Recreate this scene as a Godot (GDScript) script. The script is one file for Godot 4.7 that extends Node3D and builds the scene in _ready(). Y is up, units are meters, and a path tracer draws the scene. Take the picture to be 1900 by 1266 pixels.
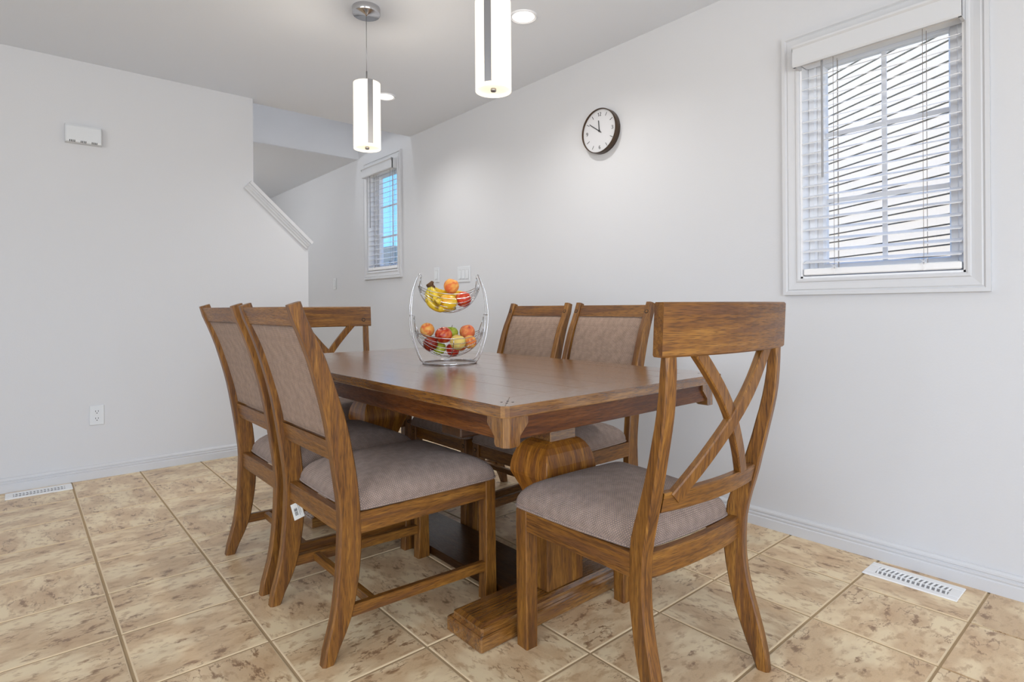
extends Node3D
# Dining room: trestle table, six chairs, two pendant lamps, wall clock, two windows with blinds.
# Plan: x runs along the back wall, F (= -z) runs away along the window wall, y is up.

const XR := 2.5614      # window wall
const FB := 4.2132      # back wall
const CEIL := 2.458
const TILE := 0.3378    # tile pitch

var mats := {}
var tex := {}
var used := {}

# ---------------------------------------------------------------- naming and metas
func numbered(n: String) -> String:
	if not used.has(n):
		used[n] = 0
		return n
	used[n] += 1
	return "%s_%03d" % [n, used[n]]

func tag(o: Node3D, label: String, category: String, group := "") -> Node3D:
	o.set_meta("label", label)
	o.set_meta("category", category)
	if group != "":
		o.set_meta("group", group)
	return o

func thing(called: String, label: String, category: String, at: Vector3, turn := 0.0, group := "") -> Node3D:
	var o := Node3D.new()
	o.name = numbered(called)
	add_child(o)
	o.position = at
	o.rotation.y = turn
	return tag(o, label, category, group)

func place(called: String, at := Vector3.ZERO, turn := 0.0) -> Node3D:
	var o := Node3D.new()
	o.name = called
	o.set_meta("kind", "structure")
	add_child(o)
	o.position = at
	o.rotation.y = turn
	return o

func put(called: String, st: SurfaceTool, m: Material, parent: Node3D) -> MeshInstance3D:
	st.generate_normals()
	var o := MeshInstance3D.new()
	o.mesh = st.commit()
	o.material_override = m
	o.name = called
	parent.add_child(o, true)
	return o

func struct(called: String, st: SurfaceTool, m: Material) -> MeshInstance3D:
	var o := put(called, st, m, self)
	o.set_meta("kind", "structure")
	return o

# ---------------------------------------------------------------- shapes
func S(smooth := false) -> SurfaceTool:
	var st := SurfaceTool.new()
	st.begin(Mesh.PRIMITIVE_TRIANGLES)
	st.set_smooth_group(0 if smooth else -1)
	return st

func tri(st: SurfaceTool, a: Vector3, b: Vector3, c: Vector3, inside: Vector3) -> void:
	var n := (b - a).cross(c - a)
	if n.length_squared() < 1e-18:
		return
	if n.dot((a + b + c) / 3.0 - inside) > 0.0:   # front faces run clockwise
		st.add_vertex(a); st.add_vertex(c); st.add_vertex(b)
	else:
		st.add_vertex(a); st.add_vertex(b); st.add_vertex(c)

func quad(st: SurfaceTool, a: Vector3, b: Vector3, c: Vector3, d: Vector3, inside: Vector3) -> void:
	tri(st, a, b, c, inside)
	tri(st, a, c, d, inside)

func mean(r: PackedVector3Array) -> Vector3:
	var m := Vector3.ZERO
	for p in r:
		m += p
	return m / r.size()

func loft(st: SurfaceTool, rings: Array, caps := true, around := true, loop := false) -> void:
	var n: int = rings[0].size()
	var last: int = rings.size() if loop else rings.size() - 1
	for i in last:
		var r: PackedVector3Array = rings[i]
		var q: PackedVector3Array = rings[(i + 1) % rings.size()]
		var c := (mean(r) + mean(q)) * 0.5
		for j in (n if around else n - 1):
			var k := (j + 1) % n
			quad(st, r[j], r[k], q[k], q[j], c)
	if caps and not loop:
		for e in [[rings[0], rings[1]], [rings[-1], rings[-2]]]:
			var m := mean(e[0])
			var ins := mean(e[1])
			for j in n:
				tri(st, m, e[0][j], e[0][(j + 1) % n], ins)

# ring of a chamfered rectangle round c with half sizes a (along u) and b (along v)
func ring(c: Vector3, u: Vector3, v: Vector3, a: float, b: float, ch: float) -> PackedVector3Array:
	var k := minf(ch, minf(a, b) * 0.9)
	return PackedVector3Array([
		c + u * a + v * (b - k), c + u * (a - k) + v * b, c - u * (a - k) + v * b, c - u * a + v * (b - k),
		c - u * a - v * (b - k), c - u * (a - k) - v * b, c + u * (a - k) - v * b, c + u * a - v * (b - k)])

# chamfered box from corner p to corner q
func box(st: SurfaceTool, p: Vector3, q: Vector3, ch := 0.0) -> void:
	var c := (p + q) * 0.5
	var h := (q - p).abs() * 0.5
	if ch <= 0.0:
		var v := []
		for i in 8:
			v.append(c + Vector3(h.x * (1 if i & 1 else -1), h.y * (1 if i & 2 else -1), h.z * (1 if i & 4 else -1)))
		for f in [[0, 1, 3, 2], [4, 5, 7, 6], [0, 1, 5, 4], [2, 3, 7, 6], [0, 2, 6, 4], [1, 3, 7, 5]]:
			quad(st, v[f[0]], v[f[1]], v[f[2]], v[f[3]], c)
		return
	var k := minf(ch, minf(h.x, minf(h.y, h.z)) * 0.9)
	var rs := []
	for e in [[-h.y, k], [-h.y + k, 0.0], [h.y - k, 0.0], [h.y, k]]:
		rs.append(ring(c + Vector3(0, e[0], 0), Vector3.RIGHT, Vector3.BACK, h.x - e[1], h.z - e[1], k))
	loft(st, rs)

func tube(st: SurfaceTool, pts: Array, r: float, n := 6, loop := false) -> void:
	var rs := []
	var ref := Vector3(0.13, 0.97, 0.21).normalized()
	for i in pts.size():
		var a: Vector3 = pts[(i - 1 + pts.size()) % pts.size()] if (loop or i > 0) else pts[0]
		var b: Vector3 = pts[(i + 1) % pts.size()] if (loop or i < pts.size() - 1) else pts[-1]
		var t := (b - a).normalized()
		var u := t.cross(ref)
		if u.length() < 0.1:
			u = t.cross(Vector3.RIGHT)
		u = u.normalized()
		var v := t.cross(u).normalized()
		var rr := PackedVector3Array()
		for j in n:
			var f := TAU * j / n
			rr.append(pts[i] + (u * cos(f) + v * sin(f)) * r)
		rs.append(rr)
	loft(st, rs, not loop, true, loop)

# swept bar: path pts, side vectors, half width along side, half thickness across
func bar(st: SurfaceTool, pts: Array, sides: Array, a: float, b: float, ch: float) -> void:
	var rs := []
	for i in pts.size():
		var t: Vector3 = (pts[mini(i + 1, pts.size() - 1)] - pts[maxi(i - 1, 0)]).normalized()
		var u: Vector3 = (sides[i] - t * t.dot(sides[i])).normalized()
		rs.append(ring(pts[i], u, t.cross(u).normalized(), a, b, ch))
	loft(st, rs)

# lathe: profile of Vector2(radius, y), about the y axis through c
func lathe(st: SurfaceTool, prof: Array, n: int, c := Vector3.ZERO, caps := true) -> void:
	var rs := []
	for p in prof:
		var rr := PackedVector3Array()
		for j in n:
			rr.append(c + Vector3(p.x * cos(TAU * j / n), p.y, p.x * sin(TAU * j / n)))
		rs.append(rr)
	loft(st, rs, caps)

# straight extrusion of an outline given as Vector3 points, by vector d
func prism(st: SurfaceTool, pts: PackedVector3Array, d: Vector3) -> void:
	var far := PackedVector3Array()
	for p in pts:
		far.append(p + d)
	loft(st, [pts, far])

# smooth interpolation of [[y, s], ...]
func at_y(t: Array, y: float) -> float:
	if y <= t[0][0]:
		return t[0][1]
	for i in t.size() - 1:
		if y <= t[i + 1][0]:
			var f: float = (y - t[i][0]) / (t[i + 1][0] - t[i][0])
			var p0: float = t[maxi(i - 1, 0)][1]
			var p3: float = t[mini(i + 2, t.size() - 1)][1]
			return cubic_interpolate(t[i][1], t[i + 1][1], p0, p3, f) if t.size() > 3 else lerpf(t[i][1], t[i + 1][1], f)
	return t[-1][1]

# ---------------------------------------------------------------- textures and materials
func noise(seed_: int, freq: float, oct := 4, kind := FastNoiseLite.TYPE_SIMPLEX_SMOOTH, warp := 0.0) -> FastNoiseLite:
	var n := FastNoiseLite.new()
	n.seed = seed_
	n.noise_type = kind
	n.frequency = freq
	n.fractal_octaves = oct
	if warp > 0.0:
		n.domain_warp_enabled = true
		n.domain_warp_amplitude = warp
		n.domain_warp_frequency = freq * 0.8
	return n

func grey(n: FastNoiseLite, w: int) -> Image:
	var im := n.get_seamless_image(w, w)
	im.convert(Image.FORMAT_L8)
	return im

func lay(w: int, layers: Array, paint: Callable) -> Image:
	var data := []
	for l in layers:
		data.append(l.get_data())
	var out := PackedByteArray()
	out.resize(w * w * 3)
	for i in w * w:
		var c: Color = paint.call(i, data)
		out[i * 3] = int(clampf(c.r, 0, 1) * 255.0)
		out[i * 3 + 1] = int(clampf(c.g, 0, 1) * 255.0)
		out[i * 3 + 2] = int(clampf(c.b, 0, 1) * 255.0)
	return Image.create_from_data(w, w, false, Image.FORMAT_RGB8, out)

func make_textures() -> void:
	var w := 512
	# wood: fine pores, streaks and broad patches of stain
	var wood := lay(w, [grey(noise(3, 0.030, 5), w), grey(noise(7, 0.007, 3), w), grey(noise(11, 0.11, 3), w), grey(noise(13, 0.009, 2), w)], func(i, d):
		var a: float = d[0][i] / 255.0
		var b: float = d[1][i] / 255.0
		var c: float = d[2][i] / 255.0
		var p: float = d[3][i] / 255.0
		var t := clampf(0.5 + (a - 0.5) * 0.7 + (b - 0.5) * 0.65 + (c - 0.5) * 0.55, 0.0, 1.0)
		var col := Color(0.38, 0.235, 0.115).lerp(Color(0.535, 0.355, 0.160), smoothstep(0.05, 0.5, t)).lerp(Color(0.655, 0.465, 0.235), smoothstep(0.5, 0.95, t))
		col = col.lerp(Color(0.42, 0.27, 0.19), smoothstep(0.55, 0.8, p) * 0.6)
		col = col.lerp(Color(0.17, 0.10, 0.06), smoothstep(0.36, 0.22, c) * 0.35)
		return col)
	tex.wood = ImageTexture.create_from_image(wood)
	# floor tile: cloudy travertine print with torn brown veins
	w = 768
	var rag := noise(25, 0.020, 6)
	rag.fractal_gain = 0.62
	var torn := noise(29, 0.0060, 6, FastNoiseLite.TYPE_SIMPLEX_SMOOTH, 50.0)
	torn.fractal_gain = 0.55
	var tile := lay(w, [grey(noise(21, 0.0045, 4, FastNoiseLite.TYPE_SIMPLEX_SMOOTH, 60.0), w), grey(rag, w), grey(torn, w), grey(noise(33, 0.005, 3), w), grey(noise(37, 0.14, 3), w)], func(i, d):
		var a: float = d[0][i] / 255.0
		var b: float = d[1][i] / 255.0 + (d[4][i] / 255.0 - 0.5) * 0.10
		var v: float = 1.0 - absf(d[2][i] / 255.0 - 0.5) * 2.0
		var m: float = d[3][i] / 255.0
		var g: float = 0.97 + 0.06 * d[4][i] / 255.0
		var col := (Color(0.755, 0.645, 0.495) * g).lerp(Color(0.845, 0.765, 0.615), smoothstep(0.25, 0.72, a))
		col = col.lerp(Color(0.70, 0.575, 0.43), smoothstep(0.45, 0.75, m) * 0.45)
		col = col.lerp(Color(0.64, 0.515, 0.375), smoothstep(0.50, 0.80, b) * 0.55)
		var vein := smoothstep(0.955, 0.99, v) * smoothstep(0.40, 0.55, m) * 0.75 + smoothstep(0.55, 0.70, b) * smoothstep(0.62, 0.95, v) * smoothstep(0.42, 0.60, m) * 0.75
		return col.lerp(Color(0.475, 0.36, 0.25), clampf(vein, 0.0, 0.75)))
	tex.tile = ImageTexture.create_from_image(tile)
	# woven upholstery: basket weave of taupe and sand threads
	w = 256
	var fab := lay(w, [grey(noise(41, 0.012, 3), w), grey(noise(43, 0.25, 2), w)], func(i, d):
		var x: int = i % 256
		var y: int = i / 256
		var cx := (x / 8) % 2
		var cy := (y / 8) % 2
		var fx := absf((x % 8) - 3.5) / 4.0
		var fy := absf((y % 8) - 3.5) / 4.0
		var edge := fx if cx == cy else fy
		var col := Color(0.765, 0.69, 0.625) if cx == cy else Color(0.64, 0.585, 0.565)
		col = col * (1.0 - 0.42 * smoothstep(0.5, 1.0, maxf(edge, maxf(fx, fy) * 0.85)))
		col = col * (0.92 + 0.16 * d[0][i] / 255.0) * (0.90 + 0.20 * d[1][i] / 255.0)
		return col)
	tex.fabric = ImageTexture.create_from_image(fab)
	var fh := lay(w, [grey(noise(43, 0.25, 2), w)], func(i, d):
		var x: int = i % 256
		var y: int = i / 256
		var cx := (x / 8) % 2
		var cy := (y / 8) % 2
		var t := (x % 8) if cx == cy else (y % 8)
		var h: float = sin(PI * (t + 0.5) / 8.0) * 0.8 + 0.2 * d[0][i] / 255.0
		return Color(h, h, h))
	fh.bump_map_to_normal_map(3.0)
	tex.weave = ImageTexture.create_from_image(fh)
	# faint roller texture of the wall paint
	var pn := grey(noise(51, 0.12, 3), 256)
	pn.convert(Image.FORMAT_RGBA8)
	pn.bump_map_to_normal_map(1.0)
	tex.paint = ImageTexture.create_from_image(pn)
	# wood pore relief
	var wn := grey(noise(11, 0.09, 3), 512)
	wn.convert(Image.FORMAT_RGBA8)
	wn.bump_map_to_normal_map(1.6)
	tex.pores = ImageTexture.create_from_image(wn)

func mat(key: String, col: Color, rough: float, metal := 0.0, spec := 0.5) -> StandardMaterial3D:
	if mats.has(key):
		return mats[key]
	var m := StandardMaterial3D.new()
	m.resource_name = key
	m.albedo_color = col
	m.roughness = rough
	m.metallic = metal
	m.metallic_specular = spec
	mats[key] = m
	return m

# wood with its grain along one of the thing's own axes
func wood(axis: String, shade := "chair", shift := 0) -> StandardMaterial3D:
	var key := "wood_%s_%s_%d" % [shade, axis, shift]
	if mats.has(key):
		return mats[key]
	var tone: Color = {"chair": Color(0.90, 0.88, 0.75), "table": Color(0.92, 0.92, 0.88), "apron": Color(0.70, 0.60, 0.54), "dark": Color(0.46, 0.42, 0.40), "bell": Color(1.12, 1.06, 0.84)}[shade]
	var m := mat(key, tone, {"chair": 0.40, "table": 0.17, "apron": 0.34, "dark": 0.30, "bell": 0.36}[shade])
	m.metallic_specular = 0.62 if shade == "table" else 0.5
	m.albedo_texture = tex.wood
	if shade == "table":
		m.clearcoat_enabled = true
		m.clearcoat = 1.0
		m.clearcoat_roughness = 0.22
	m.uv1_triplanar = true
	m.uv1_triplanar_sharpness = 8.0
	var lo := 0.36
	var hi := 6.0
	m.uv1_scale = {"x": Vector3(lo, hi, hi), "y": Vector3(hi, lo, hi), "z": Vector3(hi, hi, lo)}[axis]
	m.uv1_offset = Vector3(0.37, 0.71, 0.13) * shift
	m.normal_enabled = true
	m.normal_texture = tex.pores
	m.normal_scale = 0.22
	return m

func fabric() -> StandardMaterial3D:
	if mats.has("fabric"):
		return mats["fabric"]
	var m := mat("fabric", Color(0.95, 0.92, 0.91), 0.95, 0.0, 0.25)
	m.albedo_texture = tex.fabric
	m.uv1_triplanar = true
	m.uv1_triplanar_sharpness = 6.0
	m.uv1_scale = Vector3(8.3, 8.3, 8.3)
	m.normal_enabled = true
	m.normal_texture = tex.weave
	m.normal_scale = 0.8
	m.rim_enabled = true
	m.rim = 0.25
	m.rim_tint = 0.6
	return m

func panel_fabric() -> StandardMaterial3D:
	if not mats.has("panel_fabric"):
		var m: StandardMaterial3D = fabric().duplicate()
		m.resource_name = "panel_fabric"
		m.albedo_color = Color(0.95, 0.89, 0.84)
		mats["panel_fabric"] = m
	return mats["panel_fabric"]

func paint(key: String, col: Color, rough := 0.6) -> StandardMaterial3D:
	if mats.has(key):
		return mats[key]
	var m := mat(key, col, rough, 0.0, 0.35)
	m.uv1_triplanar = true
	m.uv1_world_triplanar = true
	m.uv1_scale = Vector3(3, 3, 3)
	m.normal_enabled = true
	m.normal_texture = tex.paint
	m.normal_scale = 0.12
	return m

func glow(key: String, col: Color, energy: float) -> StandardMaterial3D:
	if mats.has(key):
		return mats[key]
	var m := mat(key, col, 0.4)
	m.emission_enabled = true
	m.emission = col
	m.emission_energy_multiplier = energy
	return m

# ================================================================ scene
func _ready() -> void:
	# ---- camera: level, rolled by 0.4 degrees, lens shifted down (focal length in pixels of a 1900 x 1266 frame)
	var f := 1071.87
	var yaw := deg_to_rad(40.635)
	var roll := deg_to_rad(-0.3974)
	var fwd := Vector3(sin(yaw), 0, -cos(yaw))
	var right := Vector3(cos(yaw), 0, sin(yaw))
	var cam := Camera3D.new()
	cam.name = "camera"
	add_child(cam)
	cam.transform = Transform3D(Basis(right * cos(roll) + Vector3.UP * sin(roll), Vector3.UP * cos(roll) - right * sin(roll), -fwd), Vector3(0, 1, 0))
	cam.projection = Camera3D.PROJECTION_FRUSTUM
	cam.near = 0.05
	cam.far = 200.0
	cam.size = cam.near * 1266.0 / f
	cam.frustum_offset = Vector2(0, -cam.near * (633.0 - 569.34) / f)
	cam.current = true
	# ---- sky, sun, exposure
	var env := Environment.new()
	env.background_mode = Environment.BG_SKY
	var sm := ProceduralSkyMaterial.new()
	sm.sky_top_color = Color(0.30, 0.58, 0.92)
	sm.sky_horizon_color = Color(0.47, 0.74, 0.98)
	sm.sky_curve = 0.35
	sm.ground_bottom_color = Color(0.36, 0.36, 0.33)
	sm.ground_horizon_color = Color(0.50, 0.52, 0.52)
	sm.sky_energy_multiplier = 1.35
	var sky := Sky.new()
	sky.sky_material = sm
	env.sky = sky
	env.tonemap_mode = Environment.TONE_MAPPER_LINEAR
	env.tonemap_exposure = 1.17
	env.sdfgi_enabled = true
	env.ssao_enabled = true
	env.ssil_enabled = true
	var we := WorldEnvironment.new()
	we.name = "world"
	we.environment = env
	add_child(we)
	var sun := DirectionalLight3D.new()
	sun.name = "sun"
	add_child(sun)
	sun.look_at_from_position(Vector3(-0.6, 7, -9), Vector3.ZERO)
	sun.light_energy = 1.35
	sun.light_color = Color(1.0, 0.92, 0.80)
	sun.light_angular_distance = 0.5
	sun.shadow_enabled = true
	# area lights added as fill, set in the unseen patio door and kitchen window
	fill_light("patio_fill", Vector3(-0.5, 1.08, 2.94), Vector2(2.9, 2.05), Vector3(0, 0, -1), 10.0)
	fill_light("kitchen_fill", Vector3(-2.94, 1.5, 0.2), Vector2(2.6, 1.3), Vector3(1, 0, 0), 6.0)

	make_textures()
	build_room()
	build_floor()
	build_windows()
	build_outside()
	build_table()
	build_chairs()
	build_lamps()
	build_clock()
	build_wall_things()
	build_basket()

func fill_light(called: String, at: Vector3, size: Vector2, towards: Vector3, energy: float) -> void:
	var a := AreaLight3D.new()
	a.name = called
	add_child(a)
	a.look_at_from_position(at, at + towards)
	a.area_size = size
	a.light_energy = energy
	a.light_color = Color(0.97, 0.985, 1.0)
	a.shadow_enabled = true

# ---------------------------------------------------------------- room shell
func wall_with_holes(st: SurfaceTool, x0: float, x1: float, f0: float, f1: float, y1: float, holes: Array) -> void:
	# wall along F; holes = [[fa, fb, ya, yb], ...] in order of F
	var f := f0
	for h in holes:
		box(st, Vector3(x0, 0, -f), Vector3(x1, y1, -h[0]))
		if h[2] > 0.0:
			box(st, Vector3(x0, 0, -h[0]), Vector3(x1, h[2], -h[1]))
		box(st, Vector3(x0, h[3], -h[0]), Vector3(x1, y1, -h[1]))
		f = h[1]
	box(st, Vector3(x0, 0, -f), Vector3(x1, y1, -f1))

func build_room() -> void:
	var white := paint("wall_paint", Color(0.815, 0.817, 0.826))
	var flat := paint("ceiling_paint", Color(0.885, 0.905, 0.935), 0.9)
	var trim := mat("trim_paint", Color(0.805, 0.808, 0.818), 0.45)
	var st := S()
	wall_with_holes(st, XR, XR + 0.15, -3.0, 8.2, 5.0, [[0.505, 1.074, 1.112, 2.09], [4.52, 5.089, 1.337, 2.315]])
	struct("wall_right", st, white)
	# back wall with the sloping half wall of the stairs at its end
	st = S()
	box(st, Vector3(-3.0, 0, -FB), Vector3(1.255, CEIL, -4.30))
	prism(st, PackedVector3Array([Vector3(1.255, 0, -FB), Vector3(1.637, 0, -FB), Vector3(1.637, 1.478, -FB), Vector3(1.255, 1.855, -FB)]), Vector3(0, 0, -0.087))
	struct("wall_back", st, white)
	st = S()
	box(st, Vector3(-3.15, 0, 3.15), Vector3(-2.0, 2.75, 3.0)); box(st, Vector3(1.0, 0, 3.15), Vector3(XR + 0.15, 2.75, 3.0)); box(st, Vector3(-2.0, 2.12, 3.15), Vector3(1.0, 2.75, 3.0))
	struct("wall_rear", st, white)
	st = S()
	wall_with_holes(st, -3.15, -3.0, -3.0, 8.2, 2.75, [[-1.55, 1.15, 0.85, 2.15]])
	struct("wall_left", st, white)
	st = S()
	box(st, Vector3(-3.15, 0, -8.2), Vector3(XR + 0.15, 5.0, -8.35))
	struct("wall_far", st, white)
	# ceiling with the stair opening; walls of the upper stairwell
	st = S()
	box(st, Vector3(-3.15, CEIL, 3.15), Vector3(XR, CEIL + 0.26, -4.30))
	box(st, Vector3(-3.15, CEIL, -5.30), Vector3(XR, CEIL + 0.26, -8.2))
	box(st, Vector3(-3.15, CEIL, -4.30), Vector3(-0.9, CEIL + 0.26, -5.30))
	struct("ceiling", st, flat)
	st = S()
	box(st, Vector3(-1.0, CEIL + 0.26, -4.20), Vector3(XR, 5.0, -4.30)); box(st, Vector3(-0.9, CEIL + 0.002, -5.295), Vector3(XR, 5.0, -5.299)); box(st, Vector3(-1.0, CEIL + 0.26, -5.30), Vector3(XR, 5.0, -5.40)); box(st, Vector3(-1.0, CEIL + 0.26, -4.30), Vector3(-0.9, 5.0, -5.30))
	struct("wall_upper", st, white)
	st = S()
	box(st, Vector3(-1.1, 5.0, -4.1), Vector3(XR + 0.2, 5.1, -5.5))
	struct("ceiling_upper", st, flat)
	# baseboards
	var prof := [[0.0, 0.0], [0.015, 0.0], [0.015, 0.040], [0.0115, 0.0435], [0.0115, 0.047], [0.014, 0.050], [0.014, 0.055], [0.009, 0.0585], [0.009, 0.062], [0.0125, 0.065], [0.012, 0.072], [0.007, 0.079], [0.0, 0.081]]
	var ring_ := PackedVector3Array()
	for p in prof:
		ring_.append(Vector3(XR - p[0], p[1], 3.0))
	st = S(); prism(st, ring_, Vector3(0, 0, -11.2)); struct("baseboard_right", st, trim)
	ring_ = PackedVector3Array()
	for p in prof:
		ring_.append(Vector3(-3.0, p[1], -FB + p[0]))
	st = S(); prism(st, ring_, Vector3(4.637, 0, 0)); struct("baseboard_back", st, trim)
	# moulding and cap of the sloping half wall
	var a := Vector3(1.232, 1.858, 0); var d := (Vector3(1.652, 1.470, 0) - a); var along := d.normalized(); var up := Vector3(-along.y, along.x, 0)
	var rs := []
	for e in [a - along * 0.012, a + d]:
		var rr := PackedVector3Array()
		for p in [[0.022, 0.0], [0.022, 0.030], [0.0, 0.030], [-0.002, 0.022], [-0.014, 0.022], [-0.017, 0.016], [-0.024, 0.016], [-0.027, 0.020], [-0.036, 0.012], [-0.046, 0.012], [-0.052, 0.0]]:
			rr.append(e + up * p[0] + Vector3(0, 0, -FB + p[1]))
		rs.append(rr)
	st = S(); loft(st, rs)
	var rs2 := []
	for e in [a + d * 0.055, a + d]:
		rs2.append(PackedVector3Array([e + up * 0.003 + Vector3(0, 0, -FB), e + up * 0.022 + Vector3(0, 0, -FB), e + up * 0.022 + Vector3(0, 0, -FB - 0.115), e + up * 0.003 + Vector3(0, 0, -FB - 0.115)]))
	loft(st, rs2)
	struct("trim_1", st, trim)
	# unseen patio door and kitchen window, added as openings for the fill lights
	var glass := mat("pane_glass", Color(1, 1, 1, 0.06), 0.02)
	glass.transparency = BaseMaterial3D.TRANSPARENCY_ALPHA
	var door := place("added_door_1", Vector3(-0.5, 0, 3.0))
	st = S()
	for x in [-1.5, -0.03, 1.44]:
		box(st, Vector3(x, 0, 0.04), Vector3(x + 0.06, 2.12, 0.10), 0.004)
	box(st, Vector3(-1.5, 2.06, 0.04), Vector3(1.5, 2.12, 0.10), 0.004); box(st, Vector3(-1.5, 0, 0.04), Vector3(1.5, 0.06, 0.10), 0.004)
	put("door_frame", st, trim, door)
	for x in [-1.44, 0.03]:
		st = S(); box(st, Vector3(x, 0.06, 0.068), Vector3(x + 1.41, 2.06, 0.072)); put("pane", st, glass, door)
	var win := place("window_3", Vector3(-3.0, 0.85, 0.2), PI / 2)
	st = S()
	for x in [-1.35, -0.03, 1.29]:
		box(st, Vector3(x, 0, -0.10), Vector3(x + 0.06, 1.30, -0.04), 0.004)
	box(st, Vector3(-1.35, 1.24, -0.10), Vector3(1.35, 1.30, -0.04), 0.004); box(st, Vector3(-1.35, 0, -0.10), Vector3(1.35, 0.06, -0.04), 0.004)
	put("window_frame", st, trim, win)
	for x in [-1.29, 0.03]:
		st = S(); box(st, Vector3(x, 0.06, -0.072), Vector3(x + 1.26, 1.24, -0.068)); put("pane", st, glass, win)

# ---------------------------------------------------------------- tiled floor
func tile_mesh(sx: float, sz: float, face: Material, rim: Material) -> ArrayMesh:
	# printed face; glazed rim falls to the joint, coloured paler for light it catches
	var hx := sx / 2.0; var hz := sz / 2.0
	var rings := []
	for e in [[0.0, -0.008], [0.0, -0.0022], [0.0012, -0.0006], [0.0042, 0.0]]:
		rings.append(PackedVector3Array([Vector3(-hx + e[0], e[1], -hz + e[0]), Vector3(hx - e[0], e[1], -hz + e[0]), Vector3(hx - e[0], e[1], hz - e[0]), Vector3(-hx + e[0], e[1], hz - e[0])]))
	var st := S()
	loft(st, rings, false)
	st.generate_normals()
	var mesh := st.commit()
	var top := S()
	var r: PackedVector3Array = rings[3]
	quad(top, r[0], r[1], r[2], r[3], Vector3(0, -1, 0))
	top.generate_normals()
	top.commit(mesh)
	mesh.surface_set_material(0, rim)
	mesh.surface_set_material(1, face)
	return mesh

func build_floor() -> void:
	var fl := place("floor")
	var grout := mat("grout", Color(0.68, 0.585, 0.45), 0.9)
	var n := noise(61, 0.9, 3)
	var kinds := []
	var rng := RandomNumberGenerator.new()
	rng.seed = 4
	for k in 6:
		var m := mat("tile_%d" % k, Color(1.09, 1.095, 1.12) * [1.0, 0.985, 1.0, 0.97, 1.0, 0.98][k], 0.30, 0.0, 0.5)
		m.albedo_texture = tex.tile
		m.uv1_triplanar = true
		m.uv1_triplanar_sharpness = 10.0
		m.uv1_scale = Vector3(1.0, 1.5, 1.9)
		m.uv1_offset = Vector3(rng.randf(), rng.randf(), rng.randf())
		kinds.append(m)
	var st := S()
	box(st, Vector3(-3.15, -0.12, 3.15), Vector3(XR + 0.15, -0.0032, -8.35))
	put("grout_bed", st, grout, fl)
	var gap := 0.0080
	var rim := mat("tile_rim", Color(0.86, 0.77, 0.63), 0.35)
	var meshes := {}
	var rest := {}
	for i in range(-11, 6):
		for j in range(-11, 22):
			var x0 := 0.5749 + i * TILE + gap / 2; var x1 := x0 + TILE - gap
			var f0 := 0.7834 + j * TILE + gap / 2; var f1 := f0 + TILE - gap
			x1 = minf(x1, XR)
			if x1 - x0 < 0.02:
				continue
			var shown := i >= -3 and j >= -1 and j <= 14
			var m: int = rng.randi() % 6
			var q: int = rng.randi() % 4
			if not shown:
				if not rest.has(m):
					rest[m] = S()
				box(rest[m], Vector3(x0, -0.008, -f0), Vector3(x1, 0, -f1))
				continue
			var sx := snappedf(x1 - x0, 0.0001); var sz := snappedf(f1 - f0, 0.0001)
			if q % 2 == 1:
				var t := sx; sx = sz; sz = t
			var key := "%.4f_%.4f_%d" % [sx, sz, m]
			if not meshes.has(key):
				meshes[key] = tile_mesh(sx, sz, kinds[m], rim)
			var o := MeshInstance3D.new()
			o.mesh = meshes[key]
			o.name = "tile"
			fl.add_child(o, true)
			o.position = Vector3((x0 + x1) / 2, rng.randf_range(-0.0003, 0.0), -(f0 + f1) / 2)
			o.rotation.y = q * PI / 2
	for m in rest:
		var o := put("outer_tiles", rest[m], kinds[m], fl)
		o.set_meta("kind", "stuff")
	# floor registers
	register(Vector3(2.446, 0, -0.645), PI / 2, "white metal floor register by the baseboard under the large window")
	register(Vector3(0.092, 0, -4.102), 0.0, "white metal floor register by the baseboard below the wall outlet")

func register(at: Vector3, turn: float, label: String) -> void:
	var t := thing("floor_register", label, "floor register", at, turn, "floor registers")
	var m := mat("register_white", Color(0.93, 0.93, 0.93), 0.4)
	var st := S()
	var hx := 0.143; var hz := 0.064; var ix := 0.110; var iz := 0.034
	for q in [[-hx, -hz, hx, -iz], [-hx, iz, hx, hz], [-hx, -iz, -ix, iz], [ix, -iz, hx, iz]]:
		box(st, Vector3(q[0], 0.0, q[1]), Vector3(q[2], 0.005, q[3]), 0.0015)
	put("frame", st, m, t)
	st = S(); box(st, Vector3(-ix, 0.0004, -iz), Vector3(ix, 0.001, iz)); put("damper", st, mat("register_shadow", Color(0.58, 0.58, 0.59), 0.6), t)  # plate under the slats, its grey standing for the shade between them
	st = S(); box(st, Vector3(-ix, 0.0012, -0.003), Vector3(ix, 0.0042, 0.003)); put("rib", st, m, t)
	for k in 15:
		st = S()
		var x := -ix + 0.006 + k * (2 * ix - 0.012) / 14.0
		bar(st, [Vector3(x - 0.002, 0.0033, -iz), Vector3(x + 0.003, 0.0033, 0), Vector3(x - 0.002, 0.0033, iz)], [Vector3(1, 0.5, 0), Vector3(1, 0.5, 0), Vector3(1, 0.5, 0)], 0.0030, 0.0008, 0.0003)
		put("slat", st, m, t)

# ---------------------------------------------------------------- windows and blinds
func build_windows() -> void:
	window("window_1", Vector3(XR, 1.112, -0.7895))
	window("window_2", Vector3(XR, 1.337, -4.8045))
	blind(Vector3(XR, 1.112, -0.7895), "white slatted blind in the large window beside the near chair")
	blind(Vector3(XR, 1.337, -4.8045), "white slatted blind in the narrow far window showing blue sky")

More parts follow.
